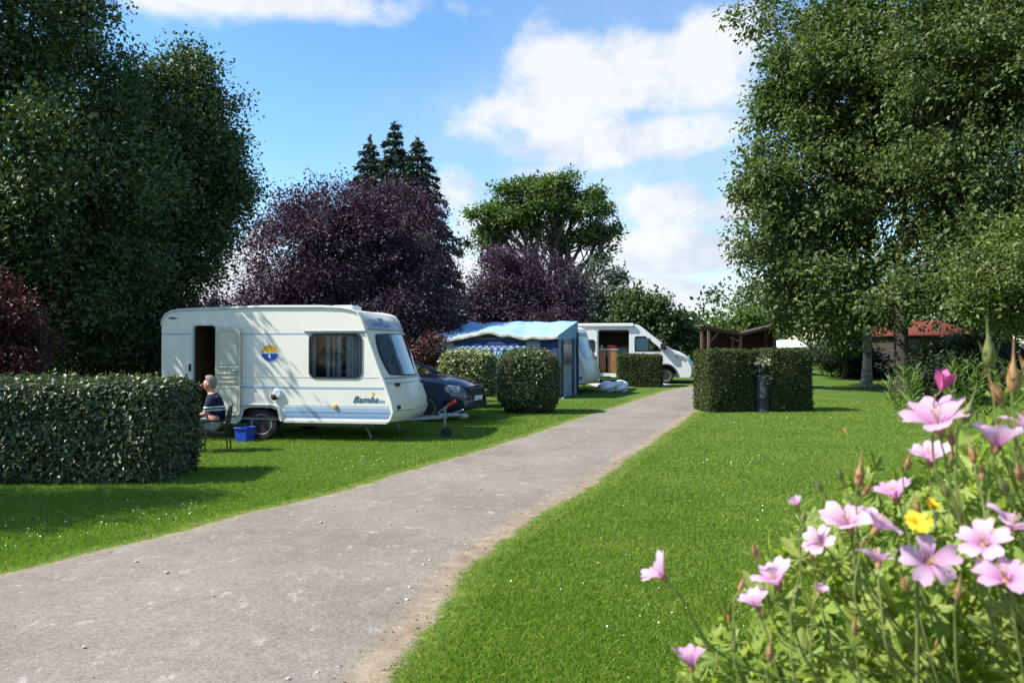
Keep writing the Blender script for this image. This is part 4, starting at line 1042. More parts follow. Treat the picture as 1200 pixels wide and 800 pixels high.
# ---- house with the red tiled roof under the trees at the right
Yh = 41.0; h0_ = at(1046, 391, Yh); h1_ = at(1150, 389, Yh); gh_ = float(G(Yh))
hs_ = thing('tiled_house', 'low house with red tiled roof glimpsed in the shade under the right hand trees', 'house', (h0_.x, Yh, gh_))
W_ = h1_.x-h0_.x; ze = h0_.z-gh_
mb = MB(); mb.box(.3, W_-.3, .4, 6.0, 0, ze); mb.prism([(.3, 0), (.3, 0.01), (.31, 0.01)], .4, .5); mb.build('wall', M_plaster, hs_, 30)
mb = MB(); mb.add([(0, 0, ze-.05), (W_, 0, ze-.05), (W_-.5, 3.2, ze+.85), (.5, 3.2, ze+.85), (W_, 6.4, ze-.05), (0, 6.4, ze-.05)], [(0, 1, 2, 3), (3, 2, 4, 5), (0, 3, 5), (1, 4, 2)])
o = mb.build('roof', M_tile, hs_, 20); o.modifiers.new('thick', 'SOLIDIFY').thickness = .1
for x in (.8, 2.9):
    mb = MB(); mb.box(x, x+.9, .36, .41, .9, 1.9); f_ = mb.build('window', M_timber, hs_, 40, .01)
    mb = MB(); mb.box(x+.07, x+.83, .345, .365, .97, 1.83); mb.build('pane', paint('dark_pane', (.03, .035, .04), .08, .7), f_)
# ================================================================== hedges and clipped bushes
def hedge(name, label, cat, loc, boxes, mat, L, dens, group=None, **kw):
    geos, core = hedge_geo(boxes, L, dens, **kw)
    o = leaf_object(name, geos, [mat, M_twig], None, core)
    o.location = loc
    return tag(o, label, cat, group)
# glossy leaved hedge in front of the caravan
hx0 = (-30-600)/F*9.3; hx1 = -4.24
hedge('clipped_hedge', 'long low clipped hedge of glossy dark leaves in front of the seated man', 'hedge', ((hx0+hx1)/2-.35, 9.2+.62, 0),
      [(0, 0, .605, (hx1-hx0)/2+.35, .58, .605, 0)], L_hedge, .066, 4600, jit=.032, rnd=.16, droop=.5, up=.15, aspect=.55)
Yb = 19.6
hedge('round_bush', 'dark green clipped bush rounded like a barrel at the edge of the drive', 'bush', (at(620, 450, Yb).x, Yb+.6, 0),
      [(0, 0, .84, .75, .70, .76, 0), (0, 0, .3, .55, .5, .3, 0)], L_box, .07, 3000, jit=.04, rnd=.5, droop=.2)
hedge('variegated_bush', 'pale variegated clipped bush between the blue car and the rounder dark bush', 'bush', (at(549, 450, 21.5).x, 21.9, .02),
      [(0, 0, .92, .69, .55, .62, R(-12)), (.1, 0, .2, .25, .2, .2, 0)], L_varieg, .085, 1900, jit=.05, rnd=.28, droop=.2)
Yv = 30.5
hedge('box_hedge', 'small square clipped green hedge in front of the camper van', 'hedge', (at(750, 430, Yv).x+.05, Yv+.45, float(G(Yv))),
      [(0, 0, .63, .86, .6, .63, R(-10))], L_conif, .05, 2600, jit=.02, rnd=.12)
Yr = 20.0; ry = R(8)
hb = at(818, 484, Yr)
def hloc(x, y): return (x*math.cos(ry)-y*math.sin(ry), x*math.sin(ry)+y*math.cos(ry))
bx = []
for x0, x1, y_0, y_1, hh in ((0, 1.22, 0, 1.1, 1.60),):
    c_ = hloc((x0+x1)/2, (y_0+y_1)/2); bx.append((c_[0], c_[1], hh/2, (x1-x0)/2, (y_1-y_0)/2, hh/2, ry))
hb.x += .30
hedge('conifer_hedge', 'clipped conifer hedge block left of the grey post beside the drive', 'hedge', (hb.x, Yr, .02), bx, L_conif, .05, 4200, 'paired conifer hedge blocks', jit=.02, rnd=.10)
bx = []
for x0, x1, y_0, y_1, hh in ((1.68, 2.86, -.02, 1.05, 1.63), (1.20, 1.72, .62, 1.1, 1.60)):
    c_ = hloc((x0+x1)/2, (y_0+y_1)/2); bx.append((c_[0], c_[1], hh/2, (x1-x0)/2, (y_1-y_0)/2, hh/2, ry))
hedge('conifer_hedge', 'clipped conifer hedge block right of the grey post, wrapping behind it', 'hedge', (hb.x, Yr, .02), bx, L_conif, .05, 4200, 'paired conifer hedge blocks', jit=.02, rnd=.10)
# grey post in the niche with a plant on top
pp = hloc(1.47, .10); pl = Vector((hb.x+pp[0], Yr+pp[1], .02))
ps = thing('service_post', 'dark grey round post standing in the niche between two hedge blocks', 'post', pl)
mb = MB(); mb.lathe([(.215, 0), (.215, .03), (.195, .05), (.19, .34), (.2, .36), (.2, .39), (.185, .41), (.175, .92), (.15, .97), (.05, .985)], 26); mb.build('column', M_post, ps, 40)
mb = MB(); mb.lathe([(.10, .98), (.145, 1.10), (.15, 1.12), (.12, 1.12)], 20); mb.build('pot', M_post, ps, 40)
tp_ = thing('pot_plant', 'pale trailing pot plant on top of the dark grey post', 'plant', pl+Vector((0, 0, 1.10)))
C = rng.normal(size=(90, 3))*np.array([.11, .10, .10])+np.array([0, 0, .08]); O = unit(C+np.array([0, 0, .12]))
G1 = spray(C, O, 7, .07, .06, .5, .35)
C = rng.normal(size=(26, 3))*np.array([.09, .07, .05])+np.array([0, -.05, .17])
leaf_object('blossom', [spray(C, unit(C), 7, .05, .04, .1, .8)], foliage('cream_petals', [(.5, .5, .34), (.6, .58, .42), (.7, .67, .52)], .6, .2, .3, (1, 1, .9)), tp_)
C = np.array([[.08+.10*math.sin(k), -.15-.03*math.cos(k*3), -.05-.011*k] for k in range(26)]); 
G2 = spray(C, unit(C*np.array([1, 1, .2])), 6, .06, .05, .7, .35)
leaf_object('leaves', [G1, G2], L_bluegreen, tp_)

# ================================================================== trees
def lobes_px(Y, items, zs=1.0):
    out = []
    for it in items:
        px, py, rx, ry_ = it[:4]; dy = it[4] if len(it) > 4 else 0.0
        YY = Y+dy; p = at(px, py, YY); a = rx/F*YY; b = ry_/F*YY
        a = max(a-.26, a*.62); b = max(b-.22, b*.62)
        out.append((p.x, p.y, p.z, a, (a*.6+b*.4)*zs, b))
    return out
def tb(px, Y): return (at(px, 400, Y).x, Y, float(G(Y)))
make_tree('broadleaf_tree', 'tall dense dark green tree at the left edge, its top out of the picture', 'tree', tb(30, 16.5),
          lobes_px(16, [(40, 66, 98, 105), (-60, 190, 150, 140), (85, 225, 105, 110, -.8), (50, 340, 130, 80), (112, 135, 50, 80), (-80, 0, 150, 130), (0, 330, 90, 100, -1.2), (110, 330, 70, 60, -.4)]),
          L_dark, B_dark, 2700, 42, .105, .40, .26, 9.0, 8, inner=.3)
make_tree('broadleaf_tree', 'dark green tree with drooping right side, between the left edge tree and the sky', 'tree', tb(185, 18.6),
          lobes_px(18.5, [(206, 128, 48, 56), (215, 195, 68, 68), (185, 285, 74, 60), (160, 372, 62, 48), (235, 245, 42, 34), (120, 250, 80, 120), (240, 150, 28, 40), (268, 212, 26, 17), (255, 118, 22, 22), (230, 96, 22, 26), (201, 74, 20, 26), (262, 262, 26, 18), (110, 405, 80, 34)]),
          L_dark, B_dark, 2600, 42, .105, .38, .22, 7.0, 8, .45, inner=.3)
make_tree('maroon_shrub', 'dark maroon leaved shrub at the left edge rising above the clipped hedge', 'shrub', tb(-15, 11.6),
          lobes_px(11.5, [(5, 385, 48, 48), (-40, 400, 70, 70), (30, 425, 36, 40), (-10, 350, 40, 26)]), L_maroon, B_purple, 330, 36, .075, .2, .05, 1.4, 9, .2, .45)
# a tree standing beyond the left of the view: its shadow lies across the lawn and the hedge
make_tree('broadleaf_tree', 'tree beyond the left of the picture, its shade lying on the lawn by the hedge', 'tree', (-10.8, 6.6, 0),
          [(-10.8, 6.7, 4.2, 2.2, .9, 1.5), (-10.2, 7.0, 5.0, 1.4, .8, 1.3), (-11.5, 6.6, 5.4, 1.6, .9, 1.2), (-9.6, 6.6, 3.6, 1.2, .6, .8)], L_dark, B_dark, 750, 40, .11, .36, .16, 4.5, 6)
make_tree('purple_plum_tree', 'broad dark purple tree rising behind the roof of the cream caravan', 'tree', tb(415, 28.5),
          lobes_px(28.5, [(400, 300, 100, 66), (345, 300, 60, 52), (470, 275, 52, 52), (390, 245, 52, 30), (440, 350, 90, 55), (500, 335, 36, 58), (318, 345, 40, 44), (345, 240, 26, 16), (440, 238, 40, 24), (360, 375, 80, 40), (470, 385, 70, 34)]),
          L_purple, B_purple, 1900, 40, .12, .42, .16, 5.0, 10, .3, inner=.3, lump=.36)
make_tree('purple_plum_tree', 'smaller purple tree behind the blue awning, below the umbrella shaped green crown', 'tree', tb(620, 37.5),
          lobes_px(37.5, [(620, 345, 66, 42), (600, 318, 40, 30), (648, 332, 34, 30), (562, 358, 36, 30), (676, 362, 24, 20), (620, 375, 70, 26)]),
          L_purple, B_purple, 900, 36, .14, .42, .13, 4.2, 10, .3, lump=.36)
make_tree('purple_plum_tree', 'low purplish shrub tree glimpsed between the left trees and the caravan roof', 'tree', tb(235, 27),
          lobes_px(27, [(238, 362, 24, 12), (262, 366, 20, 12), (215, 372, 22, 12), (240, 384, 44, 16)]), L_purple, B_purple, 170, 30, .12, .3, .08, 2.2, 6, .3)
ash = lobes_px(50, [(640, 224, 44, 13), (600, 236, 34, 15), (684, 238, 34, 16), (566, 260, 24, 15), (708, 268, 19, 18), (560, 282, 14, 8), (632, 248, 52, 15), (590, 268, 30, 11), (684, 268, 26, 12), (640, 276, 34, 8), (705, 294, 16, 8), (664, 212, 22, 6)])
make_tree('open_crowned_tree', 'tall tree with an umbrella shaped green crown above bare branches', 'tree', tb(648, 50), ash, L_ash, B_ash,
          800, 26, .25, .42, .40, 8.4, 16, inner=.3, aspect=.5, fork=.10, limb_r=.5, sub_r=.07, sprig=.12)
make_tree('grey_green_tree', 'loose grey green tree low down between the purple tree and the camper van', 'tree', tb(706, 47),
          lobes_px(47, [(706, 342, 22, 24), (688, 325, 18, 14), (722, 362, 18, 18), (700, 372, 30, 16)]), L_bluegreen, B_dark, 150, 26, .26, .6, .12, 4, 8, .3)
make_tree('broadleaf_bush', 'dark green bushy tree rising behind the roof of the white camper van', 'tree', tb(765, 45),
          lobes_px(45, [(762, 372, 30, 22), (735, 364, 22, 16), (787, 390, 28, 16), (752, 400, 50, 22), (745, 352, 12, 9)]), L_dark, B_dark, 420, 34, .24, .5, .12, 2.8, 8, .3)
make_tree('broadleaf_bush', 'green bushy tree top showing just above the roof of the timber shelter', 'tree', tb(872, 46),
          lobes_px(46, [(870, 382, 34, 13), (850, 386, 18, 9), (895, 380, 22, 14), (872, 405, 46, 18)]), L_ash, B_dark, 300, 34, .24, .5, .12, 2.6, 8, .3)

def spruce(label, px, Y, top_py, base_r, dens=1.0):
    b = tb(px, Y); t = thing('spruce_tree', label, 'tree', b, 0, 'spruces behind the purple tree')
    H = at(px, top_py, Y).z-b[2]
    mb = MB(); mb.tube([(0, 0, -.1), (0, 0, H*.5), (0, 0, H)], [.24, .14, .02], 8)
    Pn = []; Dn = []
    z = 1.2
    while z < H-.15:
        k = (H-z)/(H-1.2); r = base_r*min(1, k**.8*1.15)+.08
        nb = int(5+4*min(1, k*2)); a0 = rng.random()*6.28
        for j in range(nb):
            a = a0+j*6.283/nb+rng.normal()*.2; rr_ = r*(.7+.5*rng.random())
            dv = np.array([math.cos(a), math.sin(a), 0])
            pts = [np.array([0, 0, z])+dv*rr_*s+np.array([0, 0, .10*rr_*math.sin(s*3.14)-.38*rr_*s*s+.12*rr_*s**3*2]) for s in np.linspace(0, 1, 6)]
            mb.tube([tuple(p) for p in pts], [.03*(1-.8*s)+.004 for s in np.linspace(0, 1, 6)], 4, False)
            m = max(8, int(70*rr_*dens))
            s = rng.random(m)**.8*.95+.05
            ii = np.clip((s*5).astype(int), 0, 4); fr_ = (s*5-ii)[:, None]; pa = np.array(pts)
            p = pa[ii]*(1-fr_)+pa[ii+1]*fr_
            sd_ = np.array([-dv[1], dv[0], 0])*(rng.random((m, 1))*2-1)*(.36*rr_)*(1.05-s[:, None])
            p = p+sd_+np.array([0, 0, -1])*rng.random((m, 1))*.26*(.3+rr_*.35)
            Pn.append(p); Dn.append(dv*.7+rng.normal(size=(m, 3))*.45+np.array([0, 0, -.45]))
        z += (.36+.30*k)*(.8+.4*rng.random())
    Pn.append(np.stack([np.zeros(40), np.zeros(40), H-.7*rng.random(40)], 1)); Dn.append(rng.normal(size=(40, 3))*.5+np.array([0, 0, .5]))
    P = np.concatenate(Pn); D = np.concatenate(Dn); n = len(P)
    mb.build('trunk', B_dark, t, 60)
    leaf_object('crown', [leaf_geo(P, D, rng.normal(size=(n, 3))*.7+np.array([0, 0, .8]), .26*(.6+.6*rng.random(n)), .08)], L_spruce, t)
spruce('middle and tallest of three dark spruces rising behind the purple tree', 462, 40, 143, 2.9, 1.5)
spruce('leftmost of three dark spruces, its tip left of the tallest spruce', 433, 41, 160, 2.8, 1.5)
spruce('rightmost of three dark spruces, its long boughs showing beside the purple tree', 489, 39, 163, 3.5, 1.5)

# ---- right hand trees
make_tree('broadleaf_tree', 'big green tree with a pale mottled trunk on the right hand lawn', 'tree', tb(1015, 30.5),
          lobes_px(29, [(935, 290, 66, 52), (900, 215, 34, 42), (882, 268, 28, 30), (1000, 325, 80, 42), (960, 215, 72, 70), (1000, 110, 96, 90), (1085, 200, 110, 120), (945, 70, 40, 60), (1060, 10, 120, 90), (985, 372, 40, 16, -1), (905, 330, 32, 22), (930, 150, 40, 40), (880, 180, 18, 14), (895, 12, 34, 13), (930, 360, 34, 16)]),
          L_right, B_pale, 2500, 36, .19, .50, .19, 8.5, 9, .5, inner=.3, lump=.36)
make_tree('broadleaf_tree', 'large dark trunked tree at the right whose crown fills the upper right corner', 'tree', tb(1060, 27),
          lobes_px(25, [(1150, 110, 105, 120), (1185, 265, 85, 85), (1095, 312, 70, 42), (1250, 60, 120, 130), (1110, 20, 90, 90), (1260, 260, 80, 100), (1190, 350, 60, 26), (1225, 110, 60, 110), (1105, 346, 62, 14, -1), (1190, 372, 40, 20, -1), (1038, 358, 36, 12, -1)]),
          L_right, B_dark, 1900, 36, .17, .48, .3, 8.0, 9, .4, inner=.3, lump=.36)
make_tree('yellow_green_tree', 'lighter yellow green tree hanging in from the right edge above the shrubs', 'tree', tb(1245, 21),
          lobes_px(20.5, [(1170, 315, 50, 36), (1195, 345, 60, 34), (1140, 345, 26, 15), (1240, 300, 60, 60), (1130, 300, 22, 13)], 1.1), L_light, B_dark, 330, 34, .12, .34, .14, 3.6, 8, .35)
make_tree('broadleaf_tree', 'thin young tree with a slim dark trunk left of the pale trunked tree', 'tree', tb(990, 35.5),
          lobes_px(35, [(975, 385, 40, 16), (1000, 378, 30, 18), (955, 378, 22, 12)]), L_right, B_dark, 170, 30, .2, .45, .13, 2.4, 6, .5)
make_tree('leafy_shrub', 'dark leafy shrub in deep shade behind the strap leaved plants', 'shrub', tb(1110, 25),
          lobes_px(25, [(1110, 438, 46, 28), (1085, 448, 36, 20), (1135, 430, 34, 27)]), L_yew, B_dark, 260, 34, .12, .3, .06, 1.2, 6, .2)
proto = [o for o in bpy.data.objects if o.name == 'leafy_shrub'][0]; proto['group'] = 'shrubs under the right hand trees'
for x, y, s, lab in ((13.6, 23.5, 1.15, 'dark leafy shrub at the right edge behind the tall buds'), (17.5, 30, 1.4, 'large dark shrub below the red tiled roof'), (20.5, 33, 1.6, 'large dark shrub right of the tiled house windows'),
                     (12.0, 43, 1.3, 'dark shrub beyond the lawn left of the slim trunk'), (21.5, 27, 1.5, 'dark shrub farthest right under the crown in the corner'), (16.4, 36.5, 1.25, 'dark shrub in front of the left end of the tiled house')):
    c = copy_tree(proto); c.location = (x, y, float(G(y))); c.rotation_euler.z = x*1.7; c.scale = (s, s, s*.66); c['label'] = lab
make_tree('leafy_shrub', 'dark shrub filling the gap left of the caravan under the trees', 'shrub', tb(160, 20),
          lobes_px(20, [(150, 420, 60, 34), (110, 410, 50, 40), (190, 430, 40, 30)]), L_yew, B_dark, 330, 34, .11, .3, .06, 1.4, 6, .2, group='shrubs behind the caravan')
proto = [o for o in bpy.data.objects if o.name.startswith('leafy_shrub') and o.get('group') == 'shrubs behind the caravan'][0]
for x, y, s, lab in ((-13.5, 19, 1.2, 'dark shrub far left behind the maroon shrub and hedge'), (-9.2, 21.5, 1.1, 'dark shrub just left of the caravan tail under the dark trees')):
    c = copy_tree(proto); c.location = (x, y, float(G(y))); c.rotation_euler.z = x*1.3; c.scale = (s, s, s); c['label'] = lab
make_tree('maroon_shrub', 'small maroon shrub between the caravan front and the blue awning', 'shrub', tb(500, 23.5),
          lobes_px(23.5, [(500, 410, 18, 24), (492, 430, 18, 18), (508, 400, 10, 12)]), L_maroon, B_purple, 90, 30, .09, .2, .04, 1.2, 6, .2)

# ---- far wood closing the view: one mass
geos = []
for k in range(330):
    a = -math.pi+2*math.pi*k/330; d = 62+8*rng.random()
    x, y = d*math.sin(a)*1.25, d*math.cos(a)*1.0+4
    h = 3.0+2.2*rng.random()+(2.5 if abs(x) > 28 else 0)+(3 if y < 0 else 0)+(2.2 if x > 14 and y > 0 else 0)
    C, O = lobe_points((x, y, float(G(y))+h*.5, 2.6, 2.2, h*.55), 70, .4)
    geos.append(spray(C, O, 12, .42, .8, .2, .6))
tag(leaf_object('far_wood', geos, L_dark), 'dark wooded boundary closing the view behind the camping ground', 'wood', kind='stuff')

# ---- strap leaved plants on the right hand lawn
def strap_plant(label, loc, n, h, spread):
    t = thing('strap_leaved_plant', label, 'plant', loc, 0, 'strap leaved plants by the shrubs')
    mb = MB(); geos = []
    for k in range(n):
        a = rng.random()*6.28; hh = h*(.65+.4*rng.random()); sp_ = spread*(.3+.8*rng.random())
        p0 = Vector((rng.normal()*.14, rng.normal()*.14, 0)); p1 = p0+Vector((math.cos(a)*sp_, math.sin(a)*sp_, hh))
        pts = wob(p0, p1, 6, .05); mb.tube(pts, [.009*(1-.1*i) for i in range(7)], 5)
        m = 26; s = .25+.75*rng.random(m); P = np.array([tuple(pts[min(6, int(q*6))].lerp(pts[min(6, int(q*6)+1)], q*6-int(q*6))) for q in s])
        b = rng.random(m)*6.28; D = np.stack([np.cos(b), np.sin(b), .55+.9*rng.random(m)*s], 1)
        geos.append(leaf_geo(P, D, rng.normal(size=(m, 3))*.3+np.array([0, 0, 1]), .26*(.7+.6*rng.random(m)), .035, .05))
    mb.build('stem', L_stem, t, 60); leaf_object('leaves', geos, L_lily, t)
strap_plant('tall strap leaved plant standing at the lawn edge left of the pink flowers', (at(1068, 470, 17.5).x, 17.5, 0), 11, 1.2, .45)
strap_plant('strap leaved plant right of its twin, higher up behind the pale pink flowers', (at(1140, 460, 16.0).x, 16.0, 0), 11, 1.5, .5)
strap_plant('strap leaved plant near the right edge of the picture behind the long buds', (at(1205, 460, 16.8).x, 16.8, 0), 10, 1.3, .5)

# ================================================================== seated man, chair and blue crate
def skin(verts, edges, sub=2, root=0):
    me = bpy.data.meshes.new('tmp'); me.from_pydata([v[0] for v in verts], edges, [])
    o = bpy.data.objects.new('tmp', me); COL.objects.link(o)
    o.modifiers.new('s', 'SKIN'); s = o.modifiers.new('u', 'SUBSURF'); s.levels = sub; s.render_levels = sub
    for i, v in enumerate(verts):
        r = v[1]; me.skin_vertices[0].data[i].radius = r if isinstance(r, tuple) else (r, r)
        me.skin_vertices[0].data[i].use_root = (i == root)
    m2 = bake(o); bpy.data.objects.remove(o)
    return m2
Ym = 12.35
mloc = Vector((at(254, 500, Ym).x, Ym, 0)); mrz = R(14)
man = thing('person', 'seated man with short greying hair, navy shirt with white stripes and pale trousers', 'person', mloc, mrz)
SK = [((0, 0, .44), .15), ((-.01, 0, .59), .145), ((-.03, 0, .76), .155), ((-.05, 0, .875), .115), ((-.075, 0, .955), .056), ((-.10, 0, 1.005), .074), ((-.118, 0, 1.078), .104), ((-.105, 0, 1.160), .086)]
ED = [(0, 1), (1, 2), (2, 3), (3, 4), (4, 5), (5, 6), (6, 7)]
def limb(parent, pts):
    for p, r in pts:
        SK.append((p, r)); ED.append((parent, len(SK)-1)); parent = len(SK)-1
for s in (-1, 1):
    limb(3, [((-.05, s*.165, .86), .066), ((-.10, s*.215, .72), .052), ((-.14, s*.235, .61), .043), ((-.24, s*.20, .58), .040), ((-.35, s*.15, .575), .028), ((-.40, s*.135, .575), (.022, .036))])
    limb(0, [((-.06, s*.095, .43), .098), ((-.26, s*.12, .45), .082), ((-.47, s*.145, .46), .062), ((-.45, s*.15, .28), .052), ((-.41, s*.155, .09), .036), ((-.50, s*.165, .045), .036), ((-.58, s*.17, .035), .028)])
bme = skin(SK, ED)
M_skin = paint('skin', (.56, .27, .19), .55, .4, var=.1, vscale=14)
mb = MB(); mb.keep = True
for s in (-1, 1):                            # fingers, curled a little
    for k, (oy, ln) in enumerate(((-.026, .058), (-.009, .070), (.009, .066), (.026, .050))):
        p = Vector((-.43, s*.135+oy, .577)); mb.tube([p, p+Vector((-ln*.5, 0, -.006)), p+Vector((-ln*.85, 0, -.028))], [.0095, .0085, .006], 6)
    p = Vector((-.395, s*.135-s*.03, .58)); mb.tube([p, p+Vector((-.025, -s*.018, -.004)), p+Vector((-.052, -s*.016, -.016))], [.0115, .0095, .007], 6)
mb.tube([(-.210, 0, 1.088), (-.240, 0, 1.055), (-.215, 0, 1.043)], [.010, .017, .009], 6)     # nose
mb.tube([(-.196, -.024, 1.018), (-.210, 0, 1.017), (-.196, .024, 1.018)], [.005, .008, .005], 6)  # mouth
for s in (-1, 1): mb.ball((-.105, s*.106, 1.075), (.024, .012, .036), 10, 6)                 # ears
off = len(bme.vertices)
vv = [tuple(v.co) for v in bme.vertices]+mb.v; ff = [tuple(p.vertices) for p in bme.polygons]+[tuple(i+off for i in f) for f in mb.f]
me = bpy.data.meshes.new('body'); me.from_pydata(vv, [], ff); finish('body', me, M_skin, man, 180)
mb = MB()
for s in (-1, 1): mb.ball((-.206, s*.036, 1.096), (.010, .013, .009), 10, 6)
mb.build('eyes', M_black, man, 60)
mb = MB()
def hairp(u, v):
    ph = 2*math.pi*u; th = v*math.pi*.52
    dirv = Vector((math.sin(th)*math.cos(ph), math.sin(th)*math.sin(ph), math.cos(th)))
    k = 1+.02*math.sin(ph*9)*math.sin(th*8)
    tilt = Matrix.Rotation(R(62), 3, 'Y') @ dirv
    return (-.108+tilt.x*.117*k, tilt.y*.111*k, 1.102+tilt.z*.126*k)
mb.grid(hairp, 28, 10); mb.build('hair', paint('fair_grey_hair', (.25, .19, .15), .85, .2, var=.35, vscale=30, bump=.6, bscale=140), man, 180)
SH = [((0, 0, .42), .160), ((-.01, 0, .59), .160), ((-.03, 0, .76), .172), ((-.05, 0, .875), .128), ((-.068, 0, .925), .072)]
SE = [(0, 1), (1, 2), (2, 3), (3, 4)]
for s in (-1, 1):
    n_ = len(SH); SH += [((-.05, s*.165, .86), .084), ((-.10, s*.215, .72), .070), ((-.135, s*.232, .635), .066)]; SE += [(3, n_), (n_, n_+1), (n_+1, n_+2)]
sme = skin(SH, SE)
m, nt, out = newmat('striped_navy_cloth')
tc = N(nt, 'ShaderNodeTexCoord').outputs['Object']; sx = N(nt, 'ShaderNodeSeparateXYZ'); nt.links.new(tc, sx.inputs[0])
z_ = sx.outputs[2]
s1 = math_(nt, 'MULTIPLY', math_(nt, 'GREATER_THAN', z_, .665), math_(nt, 'LESS_THAN', z_, .69)); s2 = math_(nt, 'MULTIPLY', math_(nt, 'GREATER_THAN', z_, .712), math_(nt, 'LESS_THAN', z_, .737))
bsdf(nt, out, mix(nt, math_(nt, 'MAXIMUM', s1, s2), (.018, .024, .05), (.72, .72, .74)), .9, .15, nrm=bumpn(nt, noise(nt, tc, 14, 4), .5, .02))
finish('shirt', sme, m, man, 180)
TR = [((0, 0, .43), .158), ((0, 0, .50), .152)]; TE = [(0, 1)]
for s in (-1, 1):
    n_ = len(TR); TR += [((-.06, s*.095, .425), .110), ((-.26, s*.12, .45), .096), ((-.475, s*.145, .46), .076), ((-.45, s*.15, .28), .070), ((-.415, s*.155, .11), .062)]
    TE += [(0, n_)]+[(n_+i, n_+i+1) for i in range(4)]
finish('trousers', skin(TR, TE), paint('pale_grey_cloth', (.34, .36, .40), .9, .1, var=.12, vscale=8, bump=.4, bscale=12), man, 180)
for s in (-1, 1):
    mb = MB(); mb.tube([(-.37, s*.155, .05), (-.42, s*.158, .06), (-.52, s*.166, .045), (-.61, s*.172, .03)], [.036, .048, .046, .028], 10); mb.build('shoe', M_black, man, 60)
ch = thing('folding_chair', 'black tubular folding chair carrying the seated man beside the clipped hedge', 'chair', mloc, mrz)
mb = MB(); mb.grid(lambda u, v: (.15-.42*u, -.21+.42*v, .30-.035*math.sin(math.pi*v)+.0*u), 6, 8); o = mb.build('seat', M_bumper, ch, 180); o.modifiers.new('cloth', 'SOLIDIFY').thickness = .012
mb = MB(); mb.grid(lambda u, v: (.175+.04*u, -.21+.42*v, .44+.28*u), 6, 6); o = mb.build('backrest', M_bumper, ch, 180); o.modifiers.new('cloth', 'SOLIDIFY').thickness = .012
for s in (-1, 1):
    for a_, b_ in (((.20, s*.23, 0), (.17, s*.23, .36)), ((-.20, s*.23, 0), (-.19, s*.23, .33))):
        mb = MB(); mb.tube([a_, b_], .012, 6); mb.build('leg', M_black, ch, 50)
    mb = MB(); mb.tube([(.16, s*.22, .28), (.18, s*.22, .42), (.22, s*.22, .74)], .012, 6); mb.build('back_frame', M_black, ch, 50)
    mb = MB(); mb.box(-.20, .20, s*.25-.02, s*.25+.02, .50, .525); mb.tube([(-.17, s*.25, .30), (-.17, s*.25, .50)], .011, 6); mb.build('armrest', M_black, ch, 40, .006)
mb = MB(); mb.tube([(.20, -.23, .012), (.20, .23, .012)], .012, 6); mb.tube([(-.20, -.23, .012), (-.20, .23, .012)], .012, 6); mb.build('stretcher', M_black, ch, 50)
Yx = 13.75; bl = at(287.5, 516, Yx)
cr = thing('storage_crate', 'bright blue plastic crate on the grass beside the caravan wheel', 'crate', (bl.x, Yx, 0), R(-9))
mb = MB(); mb.add([(x*k, y*k, z) for z, k in ((.0, .9), (.25, 1)) for x in (-.115, .115) for y in (-.16, .16)]+[(x*k, y*k, z) for z, k in ((.02, .84), (.25, .93)) for x in (-.115, .115) for y in (-.16, .16)],
       [(0, 1, 3, 2), (0, 2, 6, 4), (1, 5, 7, 3), (0, 4, 5, 1), (2, 3, 7, 6), (8, 10, 11, 9), (8, 12, 14, 10), (9, 11, 15, 13), (8, 9, 13, 12), (10, 14, 15, 11), (4, 6, 14, 12), (5, 13, 15, 7), (4, 12, 13, 5), (6, 7, 15, 14)])
mb.build('tub', M_bluep, cr, 30, .006)
mb = MB(); mb.v = []; ring(mb, [(-.115, -.16), (.115, -.16), (.115, .16), (-.115, .16)], .014, .232, .258); mb.v = [(x, z, y) for x, y, z in mb.v]; mb.build('rim', M_bluep, cr, 30, .004)

# ================================================================== flowering shrub beside the camera
fb = Vector((1.22, 1.28, 0))
fs_ = thing('flowering_shrub', 'tall pink flowered mallow shrub close by at the lower right', 'shrub', fb)
M_petal, nt, out = newmat('pink_petals')
atn = N(nt, 'ShaderNodeAttribute'); atn.attribute_name = 'along'
tc = N(nt, 'ShaderNodeTexCoord').outputs['Object']
atv = N(nt, 'ShaderNodeAttribute'); atv.attribute_name = 'across'
veins = math_(nt, 'MULTIPLY', math_(nt, 'ADD', math_(nt, 'SINE', math_(nt, 'MULTIPLY', atv.outputs['Fac'], 34.0)), 1.0), .5)
oi = N(nt, 'ShaderNodeObjectInfo').outputs['Random']
pc = ramp(nt, atn.outputs['Fac'], [(0.0, (.52, .11, .36)), (.22, (.74, .36, .62)), (.6, (.86, .60, .78)), (1.0, (.88, .68, .83))])
pc = mix(nt, math_(nt, 'MULTIPLY', math_(nt, 'POWER', oi, 3.0), .5), pc, (.66, .26, .58))
pc = mix(nt, math_(nt, 'MULTIPLY', veins, .30), pc, (.55, .16, .42))
pb = N(nt, 'ShaderNodeBsdfPrincipled'); nt.links.new(pc, pb.inputs['Base Color']); pb.inputs['Roughness'].default_value = .6; pb.inputs['Specular IOR Level'].default_value = .25
tl = N(nt, 'ShaderNodeBsdfTranslucent'); nt.links.new(pc, tl.inputs[0]); ms = N(nt, 'ShaderNodeMixShader'); ms.inputs[0].default_value = .5
nt.links.new(pb.outputs[0], ms.inputs[1]); nt.links.new(tl.outputs[0], ms.inputs[2]); nt.links.new(ms.outputs[0], out.inputs[0])
M_stamen = paint('pale_stamen', (.55, .42, .30), .7, .2, var=.3)
M_magenta = paint('deep_pink_petal', (.58, .13, .33), .6, .3, var=.2, vscale=20)
M_yel = paint('yellow_petal', (.64, .44, .02), .6, .3, var=.12, vscale=20)
